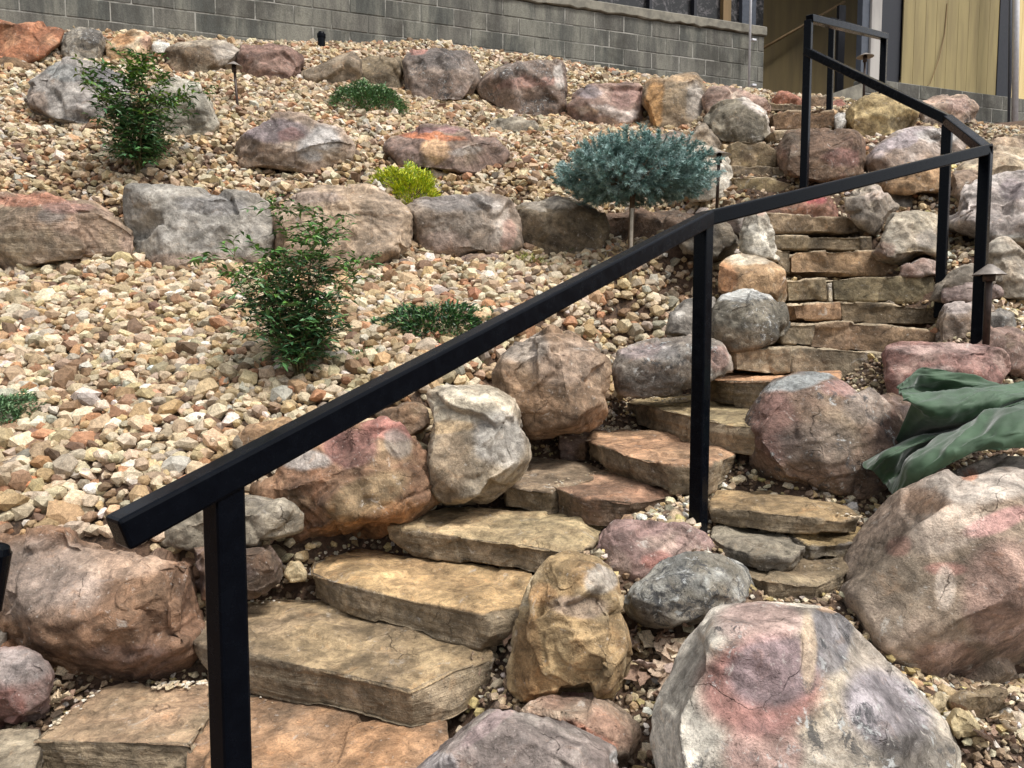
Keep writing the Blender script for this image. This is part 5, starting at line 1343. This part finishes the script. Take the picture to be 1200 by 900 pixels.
shrub('leafy_shrub', 'dark green shrub with pointed leaves in front of the middle boulder row', g2, 0.94, 0.41, 19, 37, (0.050, 0.018), DG, 24, 9, top_cols=[(88, 128, 52), (70, 112, 50)], lean=(-0.02, 0))

def mound(name, label, base, rx, ry, h, n, leaf, cols, seed, cat='groundcover', spiky=0.5, mat='leaf', sparse=0.0):
    r = np.random.RandomState(seed); root = empty(name, base, label, cat)
    a = r.uniform(0, 2 * np.pi, n); u = r.rand(n) ** 0.5; k = r.uniform(0.35, 1.0, n) ** 0.5
    wob = 1 + 0.24 * np.sin(a * 3 + seed) + 0.16 * np.sin(a * 7 + seed * 2) + 0.25 * r.rand(n) ** 3
    X = np.cos(a) * u * rx * wob; Y = np.sin(a) * u * ry * wob
    cl = 1 + 0.45 * fbm(np.stack([X, Y, 0 * X], 1) * 14 + seed, 3)
    Z = h * np.sqrt(np.maximum(0, 1 - u ** 2)) * k * cl
    gz = ground(base.x + X, base.y + Y) - base.z
    p = np.stack([X, Y, Z + gz], 1)
    d = np.stack([np.cos(a) * (u + .2), np.sin(a) * (u + .2), spiky + 0 * u], 1) + r.normal(size=(n, 3)) * 0.45
    V, Fa, cc = leaf_mesh(p, d, np.tile([0, 0, 1.0], (n, 1)) + r.normal(size=(n, 3)) * .4, leaf[0] * r.uniform(.6, 1.3, n), leaf[1] * r.uniform(.7, 1.3, n), pick(cols, n, r))
    link_mesh('foliage', mesh_np('foliage', V, Fa, False, cc), M[mat], root)
    bm = bmesh.new()
    for i in range(26):
        aa = r.uniform(0, 6.28); q = Vector((math.cos(aa) * rx * r.uniform(.3, .9), math.sin(aa) * ry * r.uniform(.3, .9), h * .5)); cyl(bm, (0, 0, -0.02), q, .004, .0015, 4)
    bm_obj('stem', bm, M['stem'], root); TRIS[0] += len(Fa)
    return root
mound('groundcover', 'low round bright green groundcover in front of the flat olive boulder', hit(434, 128), 0.30, 0.22, 0.22, 5200, (0.028, 0.012), [(84, 118, 72), (104, 138, 84), (66, 100, 62)], 3)
mound('golden_shrublet', 'small yellow green feathery shrublet above the boulder row', hit(480, 234), 0.21, 0.15, 0.20, 4600, (0.034, 0.008), [(186, 190, 30), (160, 176, 36), (120, 150, 40), (206, 204, 60)], 4, 'shrub', 0.8)
mound('groundcover', 'low dark green prostrate plant under the handrail in the lower bed', hit(512, 388), 0.31, 0.15, 0.12, 2500, (0.036, 0.013), [(46, 80, 44), (60, 100, 52), (38, 66, 42), (80, 116, 60)], 5)
mound('groundcover', 'grey green clump cut off by the left edge of the photo', hit(2, 500), 0.13, 0.10, 0.13, 2400, (0.020, 0.009), [(92, 122, 84), (74, 108, 70), (110, 136, 96)], 6)
mound('weed', 'sparse sprig of green weed beside the dark green shrub', hit(425, 425), 0.12, 0.08, 0.06, 130, (0.035, 0.009), [(70, 100, 56), (90, 116, 66)], 7, 'weed')
mound('weed', 'tiny yellow green weed in gravel below the square olive boulder', hit(622, 318), 0.09, 0.05, 0.10, 150, (0.04, 0.006), [(140, 140, 60), (110, 124, 60)], 8, 'weed', 1.2)
mound('weed', 'little upright weed at the left foot of the square olive boulder', hit(655, 300), 0.06, 0.04, 0.09, 90, (0.04, 0.006), [(120, 130, 56), (100, 120, 60)], 9, 'weed', 1.4)

# dwarf blue spruce grafted on a short trunk
sb = hit(738, 288, 4.6); D_SP = 5.05
sb = P(738, 300, D_SP); sb.z = float(ground([sb.x], [sb.y])[0]) - 0.03
sp = empty('blue_spruce', sb, 'dwarf blue spruce with a wide flat crown on a thin trunk', 'tree')
r = np.random.RandomState(5)
cen = P(742, 208, D_SP) - sb; RX = 88 * D_SP / F_PX; RZ = 43 * D_SP / F_PX
tips, tdir = [], []
N_T = 1250
for i in range(N_T):
    a = r.uniform(0, 2 * np.pi); e = math.asin(r.uniform(-0.92, 1.0))
    k = r.uniform(0.25, 1.0) ** 0.45
    wob = 1 + 0.13 * math.sin(a * 3 + 1) + 0.10 * math.sin(a * 5 + e * 4)
    q = np.array([math.cos(a) * math.cos(e) * RX * k * wob, math.sin(a) * math.cos(e) * RX * 0.85 * k * wob, math.sin(e) * RZ * k * (0.80 if e < 0 else 1.0) + (0.05 if k > .85 else 0) * r.rand()])
    tips.append(q); dd = q / np.array([RX, RX, RZ * 1.3]); dd = dd / np.linalg.norm(dd) + np.array([0, 0, 0.30]) + r.normal(size=3) * .25; tdir.append(dd / np.linalg.norm(dd))
tips, tdir = np.array(tips), np.array(tdir)
PN, DN, CN = [], [], []
for q, d in zip(tips, tdir):
    m_ = 70; t = r.rand(m_) * 0.085
    an = r.uniform(0, 2 * np.pi, m_)
    s1 = np.cross(d, [0.3, 0.2, 1.0]); s1 /= np.linalg.norm(s1); s2 = np.cross(d, s1)
    nd = d * 0.75 + np.cos(an)[:, None] * s1 + np.sin(an)[:, None] * s2
    PN.append(q - d * 0.05 + d * t[:, None]); DN.append(nd)
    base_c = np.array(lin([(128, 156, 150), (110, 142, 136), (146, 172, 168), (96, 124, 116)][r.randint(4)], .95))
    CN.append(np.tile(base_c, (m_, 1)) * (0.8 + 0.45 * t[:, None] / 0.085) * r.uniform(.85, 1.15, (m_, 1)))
PN, DN, CN = np.concatenate(PN), np.concatenate(DN), np.concatenate(CN)
n = len(PN)
d = DN / np.linalg.norm(DN, axis=1, keepdims=True); s = np.cross(d, r.normal(size=(n, 3))); s /= np.linalg.norm(s, axis=1, keepdims=True)
Ln = 0.030 * r.uniform(.7, 1.2, n)[:, None]
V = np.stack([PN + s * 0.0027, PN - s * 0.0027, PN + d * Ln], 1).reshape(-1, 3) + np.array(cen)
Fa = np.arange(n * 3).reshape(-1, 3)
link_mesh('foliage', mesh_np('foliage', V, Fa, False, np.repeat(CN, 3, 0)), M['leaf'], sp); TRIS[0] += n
bm = bmesh.new()
cyl(bm, (0, 0, 0), tuple(cen + Vector((0.0, 0, -0.02))), 0.020, 0.016, 10)
for q in tips[::3]:
    cyl(bm, tuple(cen + Vector((0, 0, -0.02))), tuple(Vector(cen) + Vector(q) * 0.72), 0.007, 0.003, 4)
bm_obj('trunk', bm, M['bark'], sp, smooth=True)
bm = bmesh.new(); cyl(bm, (0, 0, -0.15), (0.01, 0, 0.42), 0.011, seg=8)
stake = bm_obj('plant_stake', bm, plain('weathered_stake', (150, 140, 124), 0.8, 0, 30, 0.2), None, P(738, 322, 4.85), True)
tag(stake, 'thin grey stake under the blue spruce', 'stake')

# ------------------------------------------------------------------ green canvas thrown over the boulders
ROWS = [
 [(1056, 452, 2.98), (1075, 434, 3.05), (1100, 434, 3.08), (1135, 441, 3.08), (1170, 450, 3.04), (1200, 447, 3.0), (1250, 446, 2.95)],
 [(1053, 453, 2.95), (1072, 440, 3.02), (1098, 444, 3.06), (1133, 448, 3.05), (1168, 453, 3.0), (1200, 449, 2.96), (1250, 448, 2.9)],
 [(1054, 458, 2.94), (1074, 455, 3.08), (1098, 461, 3.12), (1130, 458, 3.04), (1166, 455, 2.94), (1200, 451, 2.92), (1250, 450, 2.88)],
 [(1056, 462, 2.86), (1076, 467, 2.84), (1102, 461, 2.86), (1134, 456, 2.84), (1164, 455, 2.82), (1200, 452, 2.84), (1250, 452, 2.82)],
 [(1060, 468, 2.82), (1080, 478, 2.74), (1106, 478, 2.72), (1136, 472, 2.72), (1160, 466, 2.74), (1200, 458, 2.78), (1250, 458, 2.76)],
 [(1066, 476, 2.84), (1086, 493, 2.80), (1110, 500, 2.80), (1138, 494, 2.78), (1160, 480, 2.74), (1200, 465, 2.72), (1250, 463, 2.7)],
 [(1040, 530, 3.02), (1068, 517, 3.02), (1098, 509, 3.0), (1132, 498, 2.94), (1158, 484, 2.86), (1200, 468, 2.76), (1250, 466, 2.7)],
 [(1012, 545, 2.84), (1036, 528, 2.80), (1078, 514, 2.84), (1116, 505, 2.84), (1152, 489, 2.80), (1200, 470, 2.70), (1250, 468, 2.64)],
 [(1022, 552, 2.76), (1046, 534, 2.72), (1084, 518, 2.76), (1118, 505, 2.78), (1153, 488, 2.74), (1200, 473, 2.68), (1250, 471, 2.6)],
 [(1036, 566, 2.80), (1052, 556, 2.80), (1086, 524, 2.84), (1120, 506, 2.84), (1156, 485, 2.74), (1200, 474, 2.66), (1250, 473, 2.56)],
 [(1048, 578, 2.68), (1064, 542, 2.60), (1098, 521, 2.60), (1132, 500, 2.58), (1160, 481, 2.56), (1200, 480, 2.50), (1250, 478, 2.48)],
 [(1052, 584, 2.62), (1074, 552, 2.50), (1106, 532, 2.46), (1136, 516, 2.44), (1166, 506, 2.40), (1200, 503, 2.36), (1250, 504, 2.36)],
 [(1056, 589, 2.60), (1082, 565, 2.50), (1108, 545, 2.46), (1138, 531, 2.43), (1168, 526, 2.39), (1200, 525, 2.37), (1250, 532, 2.36)]]
def crom(p0, p1, p2, p3, t):
    return 0.5 * ((2 * p1) + (-p0 + p2) * t + (2 * p0 - 5 * p1 + 4 * p2 - p3) * t * t + (-p0 + 3 * p1 - 3 * p2 + p3) * t ** 3)
def dense(A, k, axis):
    A = np.moveaxis(A, axis, 0); n = len(A); out = []
    for i in range(n - 1):
        p0, p1, p2, p3 = A[max(i - 1, 0)], A[i], A[i + 1], A[min(i + 2, n - 1)]
        for t in np.arange(k) / k: out.append(crom(p0, p1, p2, p3, t))
    out.append(A[-1]); return np.moveaxis(np.array(out), 0, axis)
G = np.array([[list(P(*q)) for q in row] for row in ROWS])
G = dense(dense(G, 16, 0), 26, 1)
sh = G.shape[:2]; Vc = G.reshape(-1, 3)
ci = np.arange(len(Vc)).reshape(sh)
Fc = np.stack([ci[:-1, :-1], ci[1:, :-1], ci[1:, 1:], ci[:-1, 1:]], -1).reshape(-1, 4)
nn = vnormals(Vc, Fc)
uu, vv = np.meshgrid(np.linspace(0, 1, sh[0]), np.linspace(0, 1, sh[1]), indexing='ij')
wr = fbm(np.stack([uu.ravel() * 16, vv.ravel() * 4 + uu.ravel() * 3, 0 * uu.ravel()], 1), 3) * 0.016 + fbm(Vc * 9, 3) * 0.012
wr += 0.008 * (1 - np.abs(fbm(np.stack([uu.ravel() * 13 + 3 + vv.ravel() * 3, vv.ravel() * 3.6, 0 * uu.ravel() + 5], 1), 3)) * 4).clip(-1, 1)
Vc = Vc + nn * wr[:, None]
m, nt, b = new_mat('green_canvas'); g = N(nt)
v = g.coords(False); n1 = g.noise(v, 9, 5, 0.6); n2 = g.noise(v, 420, 2)
c_ = g.mixc(g.ramp(n1, 0.3, 0.7), lin((44, 66, 44)), lin((64, 90, 64)))
g.link(c_, b.inputs['Base Color']); g.link(g.bump(n2, 0.4, 0.0012, g.bump(g.noise(v, 40, 4), 0.3, 0.004)), b.inputs['Normal']); b.inputs['Roughness'].default_value = 0.7
b.inputs['Sheen Weight'].default_value = 0.35; b.inputs['Sheen Roughness'].default_value = 0.4
org = P(1150, 530, 2.4)
cl = link_mesh('canvas', mesh_np('canvas', Vc - np.array(org), Fc), m, None, org)
so = cl.modifiers.new('thickness', 'SOLIDIFY'); so.thickness = 0.004
tag(cl, 'crumpled dark green canvas sheet draped over the boulders at the right edge', 'tarp')

# ------------------------------------------------------------------ fallen leaves
def dry_leaf(seed, L):
    r = np.random.RandomState(seed); nu, nv = 9, 6
    V = []; curl = r.uniform(0.8, 2.6); bend = r.uniform(-0.6, 0.9)
    for i in range(nu):
        t = i / (nu - 1); w = 0.34 * math.sin(math.pi * t ** 0.8) ** 0.8 * (1 + 0.35 * math.sin(t * 14 + seed)) + 0.015
        for j in range(nv):
            s = (j / (nv - 1) - 0.5) * 2; an = s * curl * 0.5
            V.append((t - 0.5, math.sin(an) * w / max(curl * .5, .3), (1 - math.cos(an)) * w / max(curl * .5, .3) + bend * (t - .5) ** 2 + 0.03 * r.normal()))
    V = np.array(V) * L
    idx = np.arange(nu * nv).reshape(nu, nv); F = np.stack([idx[:-1, :-1], idx[1:, :-1], idx[1:, 1:], idx[:-1, 1:]], -1).reshape(-1, 4)
    c = np.array(lin([(186, 164, 142), (206, 186, 156), (146, 120, 102), (216, 198, 170), (170, 150, 138)][seed % 5], .9))
    return mesh_np('dry_leaf', V, F, True, np.tile(c, (len(V), 1)))
LM = [dry_leaf(k, 0.078) for k in range(10)]
for me in LM: me.materials.append(M['dry'])
lr = np.random.RandomState(77)
spots = ([(lr.uniform(505, 605), 0) for _ in range(34)])
def put_leaf(px, py, lift, sc_=1.0, label=None, group='fallen leaves in the gaps'):
    q = hit(px, py, 1.2, 5)
    o = bpy.data.objects.new('dry_leaf', LM[lr.randint(10)]); C.objects.link(o)
    o.location = q + Vector((0, 0, 0.03 + lift)); o.rotation_euler = (lr.uniform(-.9, .9), lr.uniform(-.7, .7), lr.uniform(0, 6.28)); o.scale = (sc_,) * 3
    tag(o, label, 'leaf', group)
for k in range(40):
    u = lr.rand(); put_leaf(592 - 72 * u + lr.normal() * 9, 745 + 95 * u + lr.normal() * 7, lr.rand() * .03, lr.uniform(.6, 1.1), 'curled brown dry leaf in the gap between thick tan step and golden boulder', 'dry leaves beside the thick tan step')
for k in range(26):
    put_leaf(lr.uniform(735, 800), lr.uniform(745, 835), lr.rand() * .02, lr.uniform(.6, 1.1), 'brown dry leaf in the hollow under the oval lichen rock', 'dry leaves in the hollow under the oval rock')
for k in range(16):
    put_leaf(lr.uniform(305, 362), lr.uniform(680, 702), lr.rand() * .015, lr.uniform(.5, .9), 'dry leaf in the corner at the left end of the long golden step', 'dry leaves by the golden step')
for k in range(14):
    put_leaf(lr.uniform(60, 125), lr.uniform(800, 850), lr.rand() * .015, lr.uniform(.5, .9), 'dry leaf between the left edge boulders and the bottom paving slab', 'dry leaves by the bottom slab')
for k in range(12):
    put_leaf(lr.uniform(625, 690), lr.uniform(500, 545), lr.rand() * .01, lr.uniform(.5, .9), 'reddish dry leaf on grit in front of the big brown rounded boulder', 'dry leaves below the big brown boulder')
for k in range(14):
    put_leaf(lr.uniform(1120, 1200), lr.uniform(820, 900), lr.rand() * .01, lr.uniform(.4, .7), 'dark leaf scrap on the soil at the bottom right corner', 'leaf scraps in the bottom right corner')
# a few gravel stones that stand out
for px, py, s, c, lb in [(37, 575, .07, (206, 140, 100), 'orange stone in the gravel above the large brown boulder'), (30, 395, .075, (202, 150, 120), 'salmon stone in the gravel under the striped boulder'),
                         (110, 583, .07, (226, 222, 214), 'small white stone in the gravel near the lower end of the handrail'), (180, 440, .055, (206, 216, 208), 'pale greenish stone in the middle of the lower gravel bed'),
                         (180, 472, .085, (210, 160, 130), 'pinkish stone in the gravel below the pale greenish one'), (230, 500, .10, (232, 226, 206), 'largest cream stone in the gravel left of the handrail'),
                         (300, 483, .06, (224, 202, 160), 'round tan pebble against the upper side of the handrail'), (6, 520, .07, (212, 140, 104), 'orange stone below the grey green clump'),
                         (200, 592, .06, (176, 186, 178), 'grey green pebble just above the lower handrail')]:
    q = hit(px, py, 1.8, 6)
    rr = np.random.RandomState(int(px)); T, F = stone_templates(3, 1, int(px + py))
    vv_ = T[0] * np.array([s * .55, s * .45, s * .34])
    me = mesh_np('pebble', vv_, F[0], False, np.tile(np.array(lin(c, .85)), (len(vv_), 1)))
    o = link_mesh('pebble', me, M['gravel'], None, q + Vector((0, 0, 0.03))); o.rotation_euler = (0.2, 0.1, rr.rand() * 6)
    tag(o, lb, 'pebble')
print('TRIANGLES about', TRIS[0])
